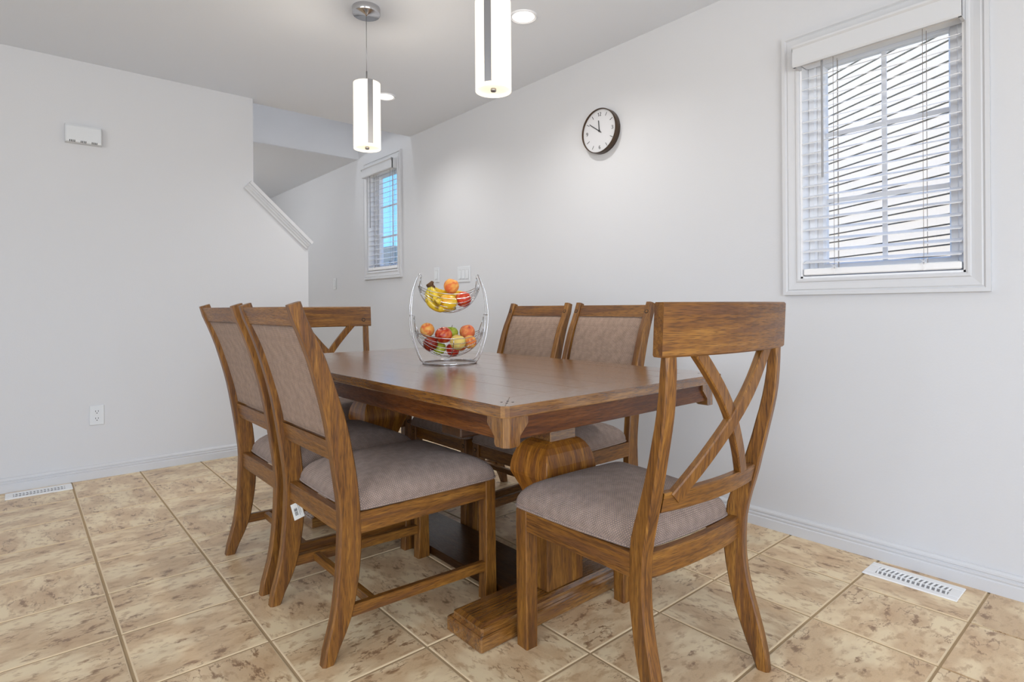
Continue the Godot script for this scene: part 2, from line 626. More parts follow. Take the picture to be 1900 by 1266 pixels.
func window(called: String, at: Vector3) -> void:
	var t := place(called, at, -PI / 2)
	var trim := mat("trim_paint", Color(), 0.35)
	var vinyl := mat("vinyl", Color(0.94, 0.94, 0.945), 0.3)
	var hw := 0.2845; var hh := 0.978
	# mitred casing
	var st := S()
	var prof := [[0.0, 0.0], [0.0, 0.010], [0.006, 0.014], [0.013, 0.014], [0.017, 0.010], [0.026, 0.011], [0.046, 0.015], [0.051, 0.012], [0.057, 0.018], [0.070, 0.018], [0.070, 0.0]]
	var rs := []
	for c in [[-1, 0], [1, 0], [1, 1], [-1, 1]]:
		var rr := PackedVector3Array()
		for p in prof:
			rr.append(Vector3(c[0] * (hw + p[0]), (hh + p[0]) if c[1] == 1 else -p[0], p[1]))
		rs.append(rr)
	loft(st, rs, false, true, true)
	put("casing", st, trim, t)
	# jamb lining
	st = S()
	for q in [[-hw - 0.004, -0.004, -hw + 0.008, hh], [hw - 0.008, -0.004, hw + 0.004, hh], [-hw, -0.004, hw, 0.008], [-hw, hh - 0.008, hw, hh + 0.004]]:
		box(st, Vector3(q[0], q[1], -0.15), Vector3(q[2], q[3], 0.002))
	put("jamb", st, vinyl, t)
	# vinyl frame and sash
	st = S()
	frame(st, hw - 0.008, 0.008, hh - 0.008, 0.030, -0.14, -0.062)
	put("window_frame", st, vinyl, t)
	st = S()
	frame(st, hw - 0.036, 0.036, hh - 0.036, 0.030, -0.125, -0.078)
	put("sash", st, vinyl, t)
	st = S(); box(st, Vector3(-0.22, 0.064, -0.104), Vector3(0.22, hh - 0.064, -0.100)); put("pane", st, mat("pane_glass", Color(), 0.02), t)
	st = S(); box(st, Vector3(-0.009, 0.062, -0.112), Vector3(0.009, hh - 0.062, -0.106), 0.001); put("muntin", st, vinyl, t)
	for y in [0.335, 0.621]:
		st = S(); box(st, Vector3(-0.222, y - 0.009, -0.1125), Vector3(0.222, y + 0.009, -0.1065), 0.001); put("muntin", st, vinyl, t)

func frame(st: SurfaceTool, hw: float, y0: float, y1: float, w: float, z0: float, z1: float) -> void:
	var rs := []
	var p := [[0.0, z0], [0.0, z1 - 0.004], [0.004, z1], [w - 0.006, z1], [w, z1 - 0.010], [w, z0]]
	for c in [[-1, 0], [1, 0], [1, 1], [-1, 1]]:
		var rr := PackedVector3Array()
		for q in p:
			rr.append(Vector3(c[0] * (hw - q[0]), (y1 - q[0]) if c[1] == 1 else y0 + q[0], q[1]))
		rs.append(rr)
	loft(st, rs, false, true, true)

func blind(at: Vector3, label: String) -> void:
	var t := thing("window_blind", label, "blind", at, -PI / 2, "white window blinds")
	var m := mat("blind_white", Color(0.94, 0.94, 0.945), 0.4)
	var st := S()
	var cord := mat("blind_cord", Color(0.56, 0.52, 0.48), 0.8)
	# valance with returns and a moulded lower edge
	var z1 := 0.062
	var prof := [[0.0, 0.890], [0.004, 0.898], [0.004, 0.965], [0.010, 0.972], [0.010, 0.980], [-0.010, 0.980], [-0.010, 0.890]]
	var rr := PackedVector3Array()
	for p in prof:
		rr.append(Vector3(-0.288, p[1], z1 + p[0]))
	prism(st, rr, Vector3(0.576, 0, 0))
	for x in [-0.288, 0.276]:
		box(st, Vector3(x, 0.890, 0.0), Vector3(x + 0.012, 0.978, z1), 0.001)
	put("valance", st, mat("valance_white", Color(0.81, 0.815, 0.825), 0.4), t)
	st = S(); box(st, Vector3(-0.274, 0.905, -0.045), Vector3(0.274, 0.960, 0.010), 0.003); put("head_rail", st, m, t)
	st = S()
	slat_shape(st, 0.0)
	st.generate_normals()
	var mesh := st.commit()
	for k in 18:
		var o := MeshInstance3D.new()
		o.mesh = mesh
		o.material_override = m
		o.name = "slat"
		t.add_child(o, true)
		o.position = Vector3(0, 0.858 - k * 0.0462, -0.015)
		o.rotation.x = deg_to_rad(18.0)
	st = S(); box(st, Vector3(-0.272, 0.012, -0.040), Vector3(0.272, 0.040, 0.010), 0.004); put("bottom_rail", st, m, t)
	for x in [-0.148, 0.160]:
		for z in [-0.039, 0.010]:
			st = S(); tube(st, [Vector3(x, 0.035, z), Vector3(x, 0.91, z)], 0.0009, 5); put("ladder_cord", st, cord, t)
		st = S(); tube(st, [Vector3(x + 0.006, 0.035, -0.015), Vector3(x + 0.006, 0.91, -0.015)], 0.0010, 5); put("lift_cord", st, cord, t)
		st = S()
		tube(st, [Vector3(x - 0.012, 0.055, 0.014), Vector3(x, 0.045, 0.018), Vector3(x + 0.014, 0.058, 0.015), Vector3(x + 0.004, 0.035, 0.018), Vector3(x + 0.001, 0.012, 0.014)], 0.0011, 5)
		tube(st, [Vector3(x - 0.010, 0.034, 0.015), Vector3(x, 0.046, 0.019), Vector3(x + 0.013, 0.036, 0.015)], 0.0011, 5)
		put("cord_knot", st, m, t)
	st = S(); tube(st, [Vector3(-0.184, 0.415, 0.030), Vector3(-0.184, 0.90, 0.030)], 0.0042, 6); put("tilt_wand", st, mat("wand_plastic", Color(0.60, 0.60, 0.61), 0.25), t)

func slat_shape(st: SurfaceTool, _z: float) -> void:
	var rr := PackedVector3Array()
	for p in [[-0.025, -0.0002], [-0.012, 0.0004], [0.0, 0.0006], [0.012, 0.0004], [0.025, -0.0002], [0.025, -0.0022], [0.012, -0.0016], [0.0, -0.0014], [-0.012, -0.0016], [-0.025, -0.0022]]:
		rr.append(Vector3(-0.272, p[1], p[0]))
	prism(st, rr, Vector3(0.544, 0, 0))

# ---------------------------------------------------------------- outdoors
func build_outside() -> void:
	var st := S()
	box(st, Vector3(-40, -0.6, 40), Vector3(60, -0.5, -90))
	struct("ground", st, mat("yard", Color(0.44, 0.44, 0.36), 0.95))
	# neighbour's side wall, turned 31.6 degrees to the window wall; boards run along local x
	var t := thing("neighbouring_house", "cream lap-sided house wall close outside the large window", "house", Vector3(8.2, -0.5, -2.1), PI * 1.5 - deg_to_rad(31.6))
	var cream := mat("siding", Color(0.95, 0.905, 0.82), 0.7)
	st = S(); box(st, Vector3(-8.5, 0, -0.5), Vector3(5.5, 6.2, -0.02)); put("lap_shade_backing", st, mat("lap_shade_backing", Color(0.22, 0.19, 0.165), 0.9), t)  # dark backing in the board gaps, painted in for the lap shadow
	var st2 := S()
	var rr := PackedVector3Array([Vector3(-8.5, 0.0, -0.02), Vector3(-8.5, 0.0, 0.012), Vector3(-8.5, 0.098, 0.0), Vector3(-8.5, 0.098, -0.02)])
	prism(st2, rr, Vector3(14.0, 0, 0))
	st2.generate_normals()
	var mesh := st2.commit()
	for k in 54:
		var o := MeshInstance3D.new()
		o.mesh = mesh
		o.material_override = cream
		o.name = "siding_board"
		t.add_child(o, true)
		o.position.y = k * 0.1145
	# house seen low through the far window
	t = thing("distant_house", "tan house with a dark lower roof low in the far window", "house", Vector3(15.0, -0.5, -27.0))
	st = S(); box(st, Vector3(0, 0, -8), Vector3(9, 4.75, 0)); put("wall", st, mat("brick_far", Color(0.84, 0.73, 0.62), 0.9), t)
	st = S()
	prism(st, PackedVector3Array([Vector3(-0.25, 2.9, 0.0), Vector3(-0.25, 2.9, 2.6), Vector3(-0.25, 3.0, 2.6), Vector3(-0.25, 3.95, 0.0)]), Vector3(9.5, 0, 0))
	put("roof", st, mat("shingle_far", Color(0.42, 0.40, 0.36), 0.9), t)
	st = S(); box(st, Vector3(0, 0, 0), Vector3(9, 2.9, 2.3)); put("porch", st, mat("brick_far", Color(), 0.9), t)
	for x in [1.2, 4.6]:
		st = S(); box(st, Vector3(x, 0.9, 2.28), Vector3(x + 1.4, 2.2, 2.34)); put("window", st, mat("glass_far", Color(0.16, 0.18, 0.20), 0.1), t)

# ---------------------------------------------------------------- table
func build_table() -> void:
	var cx := 1.387; var cf := 2.019
	var t := thing("dining_table", "large dark-stained wooden trestle dining table under the pendant lamps", "table", Vector3(cx, 0, -cf))
	var hx := 0.502; var hz := 0.958; var y0 := 0.730; var y1 := 0.760; var bw := 0.105; var ch := 0.016; var cm := 0.008
	# border boards, mitred, outer corners cut; then the planks of the field
	for s in [1, -1]:
		var st := S()
		border(st, [Vector2(s * hx, -hz + ch), Vector2(s * hx, hz - ch), Vector2(s * (hx - cm), hz - cm), Vector2(s * (hx - bw), hz - bw), Vector2(s * (hx - bw), -hz + bw), Vector2(s * (hx - cm), -hz + cm)], y0, y1)
		put("border_board", st, wood("z", "table", 1 if s > 0 else 2), t)
		st = S()
		border(st, [Vector2(-hx + ch, s * hz), Vector2(hx - ch, s * hz), Vector2(hx - cm, s * (hz - cm)), Vector2(hx - bw, s * (hz - bw)), Vector2(-hx + bw, s * (hz - bw)), Vector2(-hx + cm, s * (hz - cm))], y0, y1)
		put("border_board", st, wood("x", "table", 3 if s > 0 else 4), t)
	var w := 2 * (hx - bw) / 6.0
	for k in 6:
		var st := S()
		var x := -(hx - bw) + k * w
		box(st, Vector3(x + 0.0002, y0, -hz + bw + 0.0005), Vector3(x + w - 0.0002, y1 - 0.0002, hz - bw - 0.0005), 0.0007)
		put("field_plank", st, wood("z", "table", k + 5), t)
	# square pegs at the corners
	for sx in [1, -1]:
		for sz in [1, -1]:
			for p in [[0, 0], [1, 0], [0, 1], [1, 1]]:
				var st := S()
				var c := Vector3(sx * (hx - 0.040 - 0.020 * p[0]), y1, sz * (hz - 0.040 - 0.020 * p[1]))
				box(st, c + Vector3(-0.0026, -0.002, -0.0026), c + Vector3(0.0026, 0.0004, 0.0026))
				put("peg", st, mat("peg_dark", Color(0.10, 0.06, 0.04), 0.6), t)
	# apron
	var ax := hx - 0.030; var az := hz - 0.030; var yb := 0.667
	for s in [1, -1]:
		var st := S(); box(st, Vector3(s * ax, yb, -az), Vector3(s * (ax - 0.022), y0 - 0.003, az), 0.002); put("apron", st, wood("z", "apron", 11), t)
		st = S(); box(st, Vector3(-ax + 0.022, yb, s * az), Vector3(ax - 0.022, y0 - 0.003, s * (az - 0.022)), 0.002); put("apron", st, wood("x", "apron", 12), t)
	# corner posts that narrow towards their foot
	for sx in [1, -1]:
		for sz in [1, -1]:
			var st := S()
			var rs := []
			for e in [[y0, 0.074], [0.706, 0.074], [0.676, 0.046], [0.657, 0.046], [0.651, 0.040]]:
				var o := Vector3(sx * (ax + 0.008), e[0], sz * (az + 0.008))
				var l: float = e[1]
				rs.append(PackedVector3Array([o + Vector3(-sx * 0.012, 0, 0), o + Vector3(0, 0, -sz * 0.012), o + Vector3(0, 0, -sz * l), o + Vector3(-sx * l, 0, -sz * l), o + Vector3(-sx * l, 0, 0)]))
			loft(st, rs)
			put("corner_post", st, wood("y", "table", 3), t)
	# two pedestals with feet, joined by a low stretcher
	for s in [1, -1]:
		var fz: float = 0.612 if s > 0 else -0.645
		var lower := S(); box(lower, Vector3(-0.380, 0, fz - 0.088), Vector3(0.380, 0.046, fz + 0.088), 0.004)
		var foot := put("foot", lower, wood("x", "table", 7), t)
		var st := S()
		var rs := []
		for e in [[0.046, 0.372, 0.080, 0.006], [0.052, 0.366, 0.074, 0.006], [0.062, 0.366, 0.074, 0.006], [0.070, 0.352, 0.060, 0.004]]:
			rs.append(ring(Vector3(0, e[0], fz), Vector3.RIGHT, Vector3.BACK, e[1], e[2], e[3]))
		loft(st, rs); put("foot_cap", st, wood("x", "table", 8), foot)
		st = S(); box(st, Vector3(-0.085, 0.070, fz - 0.058), Vector3(0.085, 0.345, fz + 0.058), 0.004); put("post", st, wood("y", "chair", 4), t)
		st = S()
		rs = []
		for e in [[0.345, 0.070, 0.050], [0.352, 0.078, 0.056], [0.39, 0.092, 0.067], [0.425, 0.108, 0.081], [0.442, 0.116, 0.089], [0.452, 0.118, 0.091], [0.462, 0.1175, 0.0905], [0.480, 0.115, 0.088], [0.500, 0.110, 0.083], [0.520, 0.102, 0.076], [0.538, 0.091, 0.066], [0.550, 0.078, 0.055], [0.556, 0.066, 0.045]]:
			rs.append(ring(Vector3(0, e[0], fz), Vector3.RIGHT, Vector3.BACK, e[1], e[2], 0.003))
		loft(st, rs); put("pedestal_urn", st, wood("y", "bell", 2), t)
		st = S(); box(st, Vector3(-0.060, 0.552, fz - 0.050), Vector3(0.060, 0.590, fz + 0.050), 0.003); put("pedestal_neck", st, wood("x", "table", 2), t)
		st = S(); box(st, Vector3(-0.076, 0.590, fz - 0.066), Vector3(0.076, 0.622, fz + 0.066), 0.006); put("pedestal_collar", st, wood("x", "table", 3), t)
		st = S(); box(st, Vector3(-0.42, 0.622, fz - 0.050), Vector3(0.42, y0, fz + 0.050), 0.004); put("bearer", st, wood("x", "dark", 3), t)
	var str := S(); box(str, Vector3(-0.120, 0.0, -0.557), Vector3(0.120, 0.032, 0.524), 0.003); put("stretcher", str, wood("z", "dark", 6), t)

func border(st: SurfaceTool, p: Array, y0: float, y1: float) -> void:
	var c := Vector2.ZERO
	for q in p:
		c += q
	c /= p.size()
	var rs := []
	for e in [[y0, 0.0008], [y0 + 0.002, 0.0], [y1 - 0.0015, 0.0], [y1, 0.0008]]:
		var rr := PackedVector3Array()
		for i in p.size():
			var q: Vector2 = p[i]
			var a: Vector2 = (q - p[(i + p.size() - 1) % p.size()]).normalized()
			var b: Vector2 = (p[(i + 1) % p.size()] - q).normalized()
			var n := (Vector2(a.y, -a.x) + Vector2(b.y, -b.x)).normalized()
			if n.dot(q - c) < 0:
				n = -n
			var v: Vector2 = q - n * e[1]
			rr.append(Vector3(v.x, e[0], v.y))
		rs.append(rr)
	loft(st, rs)

# ---------------------------------------------------------------- chairs (local: x across, -z forward, origin at the back of the rear feet)
const REAR_A := [[0.0, 0.0], [0.13, 0.032], [0.25, 0.047], [0.345, 0.052], [0.41, 0.053], [0.52, 0.040], [0.617, 0.025], [0.704, 0.009], [0.798, -0.015], [0.887, -0.043], [1.01, -0.088]]
const FRONT_A := [[0.0, 0.036], [0.112, 0.085], [0.21, 0.107], [0.304, 0.117], [0.392, 0.116], [0.516, 0.105], [0.60, 0.090], [0.667, 0.075], [0.785, 0.040], [0.877, 0.007], [0.984, -0.042], [1.02, -0.056]]
const REAR_X := [[0.0, -0.006], [0.076, 0.006], [0.156, 0.026], [0.222, 0.044], [0.29, 0.055], [0.342, 0.057], [0.417, 0.053], [0.483, 0.038], [0.526, 0.024], [0.652, -0.004], [0.769, -0.028], [0.88, -0.036], [1.01, -0.042]]
const FRONT_X := [[0.0, 0.028], [0.085, 0.060], [0.171, 0.088], [0.26, 0.106], [0.32, 0.113], [0.44, 0.104], [0.53, 0.072], [0.616, 0.043], [0.678, 0.026], [0.737, 0.010], [0.811, -0.003], [0.88, -0.009], [1.01, -0.014]]

func back_post(st: SurfaceTool, rear: Array, front: Array, w0: float, w1: float, top: float, tilt_top: float, turn: float, pivot: Vector2) -> void:
	var rs := []
	var n := 26
	for i in n + 1:
		var y := top * i / n
		var a := at_y(rear, y); var b := at_y(front, y)
		var k := 0.004 if i > 0 and i < n else 0.007
		var pts := PackedVector3Array()
		for q in [[w1, b - k], [w1 - k, b], [w0 + k, b], [w0, b - k], [w0, a + k], [w0 + k, a], [w1 - k, a], [w1, a + k]]:
			var yy := y
			if i == n:
				yy += tilt_top * (q[1] - a) / maxf(b - a, 0.001)
			var v := (Vector2(q[0], q[1]) - pivot).rotated(turn) + pivot
			pts.append(Vector3(v.x, yy, -v.y))
		rs.append(pts)
	loft(st, rs)

func cushion(st: SurfaceTool, outline: PackedVector2Array, c: Vector2, levels: Array) -> void:
	var rs := []
	for e in levels:
		var rr := PackedVector3Array()
		for p in outline:
			var v: Vector2 = c + (p - c) * e[1]
			rr.append(Vector3(v.x, e[0], -v.y))
		rs.append(rr)
	loft(st, rs)

func seat_outline(wb: float, wf: float, s0: float, s1: float, bulge: float, r: float) -> PackedVector2Array:
	var out := PackedVector2Array()
	var corners := [Vector2(wf, s1), Vector2(-wf, s1), Vector2(-wb, s0), Vector2(wb, s0)]
	for i in 4:
		var c: Vector2 = corners[i]
		var a: Vector2 = corners[(i + 3) % 4]
		var b: Vector2 = corners[(i + 1) % 4]
		var p := c + (a - c).normalized() * r
		var q := c + (b - c).normalized() * r
		for k in 5:
			var f := k / 4.0
			out.append(p.lerp(c, f).lerp(c.lerp(q, f), f))
		for k in range(1, 8):      # gently bowed sides
			var f := k / 8.0
			var a2 := q
			var d2 := b - c
			var p2 := b - d2.normalized() * r
			var v := a2.lerp(p2, f)
			var nrm := Vector2(d2.y, -d2.x).normalized()
			if nrm.dot(v - Vector2(0, (s0 + s1) / 2)) < 0:
				nrm = -nrm
			out.append(v + nrm * bulge * sin(PI * f))
	return out

const LEVELS := [[0.406, 0.97], [0.409, 0.995], [0.416, 1.0], [0.424, 1.0], [0.435, 0.987], [0.447, 0.96], [0.459, 0.915], [0.471, 0.845], [0.482, 0.75], [0.492, 0.60], [0.499, 0.42], [0.503, 0.21], [0.504, 0.02]]

func piping(o: Node3D, outline: PackedVector2Array) -> void:
	var st := S(true)
	var pts := []
	for p in outline:
		pts.append(Vector3(p.x, 0.4115, -p.y))
	tube(st, pts, 0.0042, 6, true)
	put("piping", st, fabric(), o)

func dowel(parent: Node3D, at: Vector3, normal: Vector3, r: float) -> void:
	# round plug with a square inlay, standing a hair proud of the wood
	var st := S()
	var u := normal.cross(Vector3.UP).normalized(); var v := u.cross(normal).normalized()
	var a := PackedVector3Array(); var b := PackedVector3Array()
	for j in 12:
		var d := (u * cos(TAU * j / 12) + v * sin(TAU * j / 12)) * r
		a.append(at + d - normal * 0.002); b.append(at + d + normal * 0.0006)
	loft(st, [a, b])
	var o := put("dowel_plug", st, mat("plug_dark", Color(0.13, 0.07, 0.035), 0.5), parent)
	st = S()
	a = PackedVector3Array(); b = PackedVector3Array()
	for j in 4:
		var d := (u * cos(TAU * j / 4) + v * sin(TAU * j / 4)) * r * 0.72
		a.append(at + d); b.append(at + d + normal * 0.0012)
	loft(st, [a, b])
	put("inlay", st, wood("y", "chair", 2), o)

func upholstered_chair(called: String, label: String, at: Vector3, turn: float, v: int) -> Node3D:
	var t := thing(called, label, "chair", at, turn, "upholstered side chairs at the table")
	var wy := wood("y", "chair", v); var wx := wood("x", "chair", v + 1); var wz := wood("z", "chair", v + 2)
	var posts := []
	for s in [-1, 1]:
		var st := S(); back_post(st, REAR_A, FRONT_A, s * 0.2175 - 0.0175, s * 0.2175 + 0.0175, 1.008, 0.011, 0.0, Vector2.ZERO)
		posts.append(put("back_post", st, wy, t))
		dowel(posts[-1], Vector3(s * 0.2175, 0.975, -at_y(FRONT_A, 0.975)), Vector3(0, 0.36, -0.93).normalized(), 0.0105)
		st = S()
		var rs := []
		for e in [[0.0, 0.027, 0.019], [0.12, 0.022, 0.022], [0.40, 0.021, 0.021], [0.406, 0.019, 0.019]]:
			rs.append(ring(Vector3(s * (0.235 - 0.021), e[0], -0.594), Vector3.RIGHT, Vector3.BACK, e[2], e[1], 0.003))
		loft(st, rs); put("leg", st, wy, t)
		dowel(t, Vector3(s * 0.214, 0.375, -0.6155), Vector3(0, 0, -1), 0.0095)
		st = S(); box(st, Vector3(s * 0.233, 0.345, -0.575), Vector3(s * 0.209, 0.406, -0.095), 0.002); put("seat_rail", st, wz, t)
		st = S(); bar(st, [Vector3(s * 0.218, 0.128, -0.070), Vector3(s * 0.218, 0.112, -0.582)], [Vector3.UP, Vector3.UP], 0.017, 0.010, 0.002); put("stretcher", st, wz, t)
	var st := S(); box(st, Vector3(-0.200, 0.348, -0.090), Vector3(0.200, 0.408, -0.064), 0.002); put("seat_rail", st, wx, t)
	st = S(); box(st, Vector3(-0.196, 0.345, -0.606), Vector3(0.196, 0.406, -0.582), 0.002); put("seat_rail", st, wx, t)
	st = S(); box(st, Vector3(-0.209, 0.113, -0.172), Vector3(0.209, 0.140, -0.150), 0.002); put("stretcher", st, wx, t)
	# top rail and lower rail follow the rake of the posts
	for e in [["top_rail", 0.950, 1.004, 0.012], ["lower_back_rail", 0.557, 0.615, 0.012]]:
		st = S()
		var rs := []
		for x in [-0.2, 0.2]:
			var rr := PackedVector3Array()
			for q in [[e[1], 1], [e[2], 1], [e[2], -1], [e[1], -1]]:
				var mid: float = (at_y(REAR_A, q[0]) + at_y(FRONT_A, q[0])) / 2 - 0.002
				rr.append(Vector3(x, q[0], -(mid + q[1] * e[3])))
			rs.append(rr)
		loft(st, rs); put(e[0], st, wx, t)
	# padded back panel: flat behind, bulged in front
	st = S(true)
	var nu := 12; var nv := 16
	var pf := []; var pr := []
	for i in nv + 1:
		var y := lerpf(0.622, 0.9485, i / float(nv))
		var mid := (at_y(REAR_A, y) + at_y(FRONT_A, y)) / 2.0
		var gf := PackedVector3Array(); var gr := PackedVector3Array()
		for j in nu + 1:
			var x := lerpf(-0.1995, 0.1995, j / float(nu))
			var e := minf(minf(i, nv - i) / 2.0, minf(j, nu - j) / 1.2)
			var puff := 1.0 - exp(-e * 1.3)
			gf.append(Vector3(x, y, -(mid + 0.004 + 0.020 * puff)))
			gr.append(Vector3(x, y, -(mid - 0.008 - 0.004 * puff)))
		pf.append(gf); pr.append(gr)
	var inside := Vector3(0, 0.8, 0.0)
	for i in nv:
		for j in nu:
			var c: Vector3 = (pf[i][j] + pr[i + 1][j + 1]) / 2
			quad(st, pf[i][j], pf[i][j + 1], pf[i + 1][j + 1], pf[i + 1][j], c)
			quad(st, pr[i][j], pr[i][j + 1], pr[i + 1][j + 1], pr[i + 1][j], c)
	for j in nu:
		quad(st, pf[0][j], pf[0][j + 1], pr[0][j + 1], pr[0][j], inside)
		quad(st, pf[nv][j], pf[nv][j + 1], pr[nv][j + 1], pr[nv][j], inside)
	var bp := put("back_panel", st, panel_fabric(), t)
	st = S(true)
	var edge := []
	for i in nv + 1: edge.append(pf[i][0] + Vector3(0.003, 0, 0))
	for j in range(1, nu + 1): edge.append(pf[nv][j])
	for i in range(nv - 1, -1, -1): edge.append(pf[i][nu] - Vector3(0.003, 0, 0))
	tube(st, edge, 0.0032, 5)
	put("piping", st, panel_fabric(), bp)
	st = S(true)
	var out := seat_outline(0.222, 0.240, 0.098, 0.628, 0.004, 0.045)
	cushion(st, out, Vector2(0, 0.365), LEVELS)
	piping(put("seat", st, fabric(), t), out)
	return t

func cross_chair(label: String, at: Vector3, turn: float, v: int) -> Node3D:
	var t := thing("cross_back_chair", label, "chair", at, turn, "cross-back chairs at the table ends")
	var wy := wood("y", "chair", v); var wx := wood("x", "chair", v + 1); var wz := wood("z", "chair", v + 2)
	var bow := 0.026
	for s in [-1, 1]:
		var st := S()
		back_post(st, REAR_X, FRONT_X, s * 0.215 - 0.016, s * 0.215 + 0.016, 0.890, 0.0, s * deg_to_rad(13), Vector2(s * 0.215, 0.05))
		put("back_post", st, wy, t)
		st = S()
		var rs := []
		for e in [[0.0, 0.021], [0.10, 0.022], [0.40, 0.022], [0.406, 0.020]]:
			rs.append(ring(Vector3(s * 0.211, e[0], -0.505), Vector3.RIGHT, Vector3.BACK, e[1], e[1] + 0.002, 0.003))
		loft(st, rs); put("leg", st, wy, t)
		dowel(t, Vector3(s * 0.211, 0.375, -0.530), Vector3(0, 0, -1), 0.0095)
		st = S(); bar(st, [Vector3(s * 0.206, 0.376, -0.070), Vector3(s * 0.220, 0.376, -0.490)], [Vector3.UP, Vector3.UP], 0.030, 0.011, 0.002); put("seat_rail", st, wz, t)
	var st := S(); box(st, Vector3(-0.19, 0.346, -0.522), Vector3(0.19, 0.406, -0.498), 0.002); put("seat_rail", st, wx, t)
	# curved rails: the middle stands further back
	for e in [["top_rail", 0.886, 1.008, 0.262, 0.017, 0.004], ["lower_back_rail", 0.516, 0.566, 0.196, 0.012, 0.003], ["seat_rail", 0.348, 0.410, 0.197, 0.013, 0.003]]:
		st = S()
		var pts := []; var sides := []
		var rs := []
		for i in 17:
			var x := lerpf(-e[3], e[3], i / 16.0)
			var back: float = bow * (1.0 - pow(x / 0.22, 2.0)) if e[0] != "seat_rail" else 0.016 * (1.0 - pow(x / 0.197, 2.0))
			var slope: float = (-2.0 * (bow if e[0] != "seat_rail" else 0.016) * x / (0.22 * 0.22))
			var nrm := Vector3(slope, 0, -1).normalized()
			var rr := PackedVector3Array()
			var c: float = e[5]
			var h: float = e[4]
			for q in [[e[1] + c, h], [e[2] - c, h], [e[2], h - c], [e[2], -h + c], [e[2] - c, -h], [e[1] + c, -h], [e[1], -h + c], [e[1], h - c]]:
				var m: float
				if e[0] == "top_rail":
					m = -0.024 - 0.05 * (q[0] - 0.886)
				elif e[0] == "lower_back_rail":
					m = at_y(REAR_X, q[0]) + 0.019
				else:
					m = 0.080
				rr.append(Vector3(x, q[0], -(m - back)) + nrm * q[1])
			rs.append(rr)
		loft(st, rs)
		var o := put(e[0], st, wx, t)
		if e[0] == "top_rail":
			for s in [-1, 1]:
				dowel(o, Vector3(s * 0.212, 0.925, 0.026 - 0.0193 + bow * (1.0 - pow(0.212 / 0.22, 2.0))), Vector3(-s * 0.19, 0.04, -0.98).normalized(), 0.0115)
	# crossed splats, lying on the same curve, one lapped behind the other
	for e in [[[-0.150, 0.900], [0.020, 0.716], [0.128, 0.550], -0.003], [[0.152, 0.900], [0.004, 0.716], [-0.164, 0.550], 0.003]]:
		st = S()
		var pts := []; var sides := []
		for i in 17:
			var f := i / 16.0
			var p := Vector2(e[0][0], e[0][1]).lerp(Vector2(e[1][0], e[1][1]), f).lerp(Vector2(e[1][0], e[1][1]).lerp(Vector2(e[2][0], e[2][1]), f), f)
			var back := bow * (1.0 - pow(p.x / 0.22, 2.0))
			pts.append(Vector3(p.x, p.y, -(at_y(REAR_X, p.y) + 0.015 - back) + e[3]))
			sides.append(Vector3(0, 0, 1))
		bar(st, pts, sides, 0.010, 0.018, 0.003)
		put("cross_splat", st, wy, t)
	st = S(true)
	var out := seat_outline(0.200, 0.238, 0.090, 0.545, 0.006, 0.045)
	cushion(st, out, Vector2(0, 0.32), LEVELS)
	piping(put("seat", st, fabric(), t), out)
	return t

func build_chairs() -> void:
	var a := upholstered_chair("upholstered_chair", "upholstered wooden chair nearest the camera on the left, barcode sticker on its leg", Vector3(0.639, 0, -1.790), -PI / 2, 0)
	upholstered_chair("upholstered_chair", "upholstered wooden chair second from the front, left of the table against the back wall", Vector3(0.639, 0, -2.325), -PI / 2, 3)
	upholstered_chair("upholstered_chair", "upholstered wooden chair on the window-wall side, the one closer to the camera", Vector3(2.135, 0, -1.812), PI / 2, 5)
	upholstered_chair("upholstered_chair", "upholstered wooden chair on the window-wall side, just right of the fruit basket", Vector3(2.135, 0, -2.330), PI / 2, 8)
	cross_chair("wooden cross-back chair in the foreground with its back to the camera", Vector3(1.330, 0, -0.757), deg_to_rad(-2.5), 1)
	cross_chair("wooden cross-back chair at the far end of the table", Vector3(1.422, 0, -3.31), PI, 6)
	# sticker on the inner side of the far rear leg of the nearest chair
	var st := S()
	var sticker := MeshInstance3D.new()
	var w := 48; var h := 72
	var im := Image.create(w, h, false, Image.FORMAT_RGB8)
	im.fill(Color(0.92, 0.92, 0.90))
	var rng := RandomNumberGenerator.new()
	rng.seed = 9
	for k in 11:
		im.fill_rect(Rect2i(10, 22 + k * 3, 14, 1 + rng.randi() % 2), Color(0.15, 0.15, 0.16))
	for k in 7:
		im.fill_rect(Rect2i(30 + (k % 2) * 6, 10, 2, 20 + rng.randi() % 34), Color(0.55, 0.55, 0.56))
	var m := mat("sticker_paper", Color.WHITE, 0.5)
	m.albedo_texture = ImageTexture.create_from_image(im)
	var q := QuadMesh.new()
	q.size = Vector2(0.036, 0.058)
	sticker.mesh = q
	sticker.material_override = m
	sticker.name = "barcode_sticker"
	sticker.set_meta("label", "white paper barcode sticker")
	var post: Node3D = null
	for c in a.get_children():
		if str(c.name).begins_with("back_post"):
			if post == null:
				post = c
	post.add_child(sticker, true)
	sticker.position = Vector3(-0.1996, 0.304, -0.091)
	sticker.rotation = Vector3(0, PI / 2, deg_to_rad(14))

# ---------------------------------------------------------------- lamps
func build_lamps() -> void:
	pendant(Vector3(1.302, 0, -1.611), 1.772, deg_to_rad(-17), "lit cylinder pendant lamp cut off by the top of the picture")
	pendant(Vector3(1.300, 0, -2.588), 1.772, deg_to_rad(14), "lit cylinder pendant lamp hanging whole from its round chrome canopy")
	pot_light(Vector3(1.940, CEIL, -2.157), "recessed ceiling light beside the nearer pendant lamp")
	pot_light(Vector3(1.940, CEIL, -3.588), "recessed ceiling light beside the farther pendant lamp")
	added_dome_light(Vector3(1.70, 5.0, -4.80), "unseen white dome light added to brighten the stairwell from above", 1.5)
	added_dome_light(Vector3(0.70, CEIL, -6.50), "unseen white dome light added to brighten the hall beyond the half wall", 1.8)

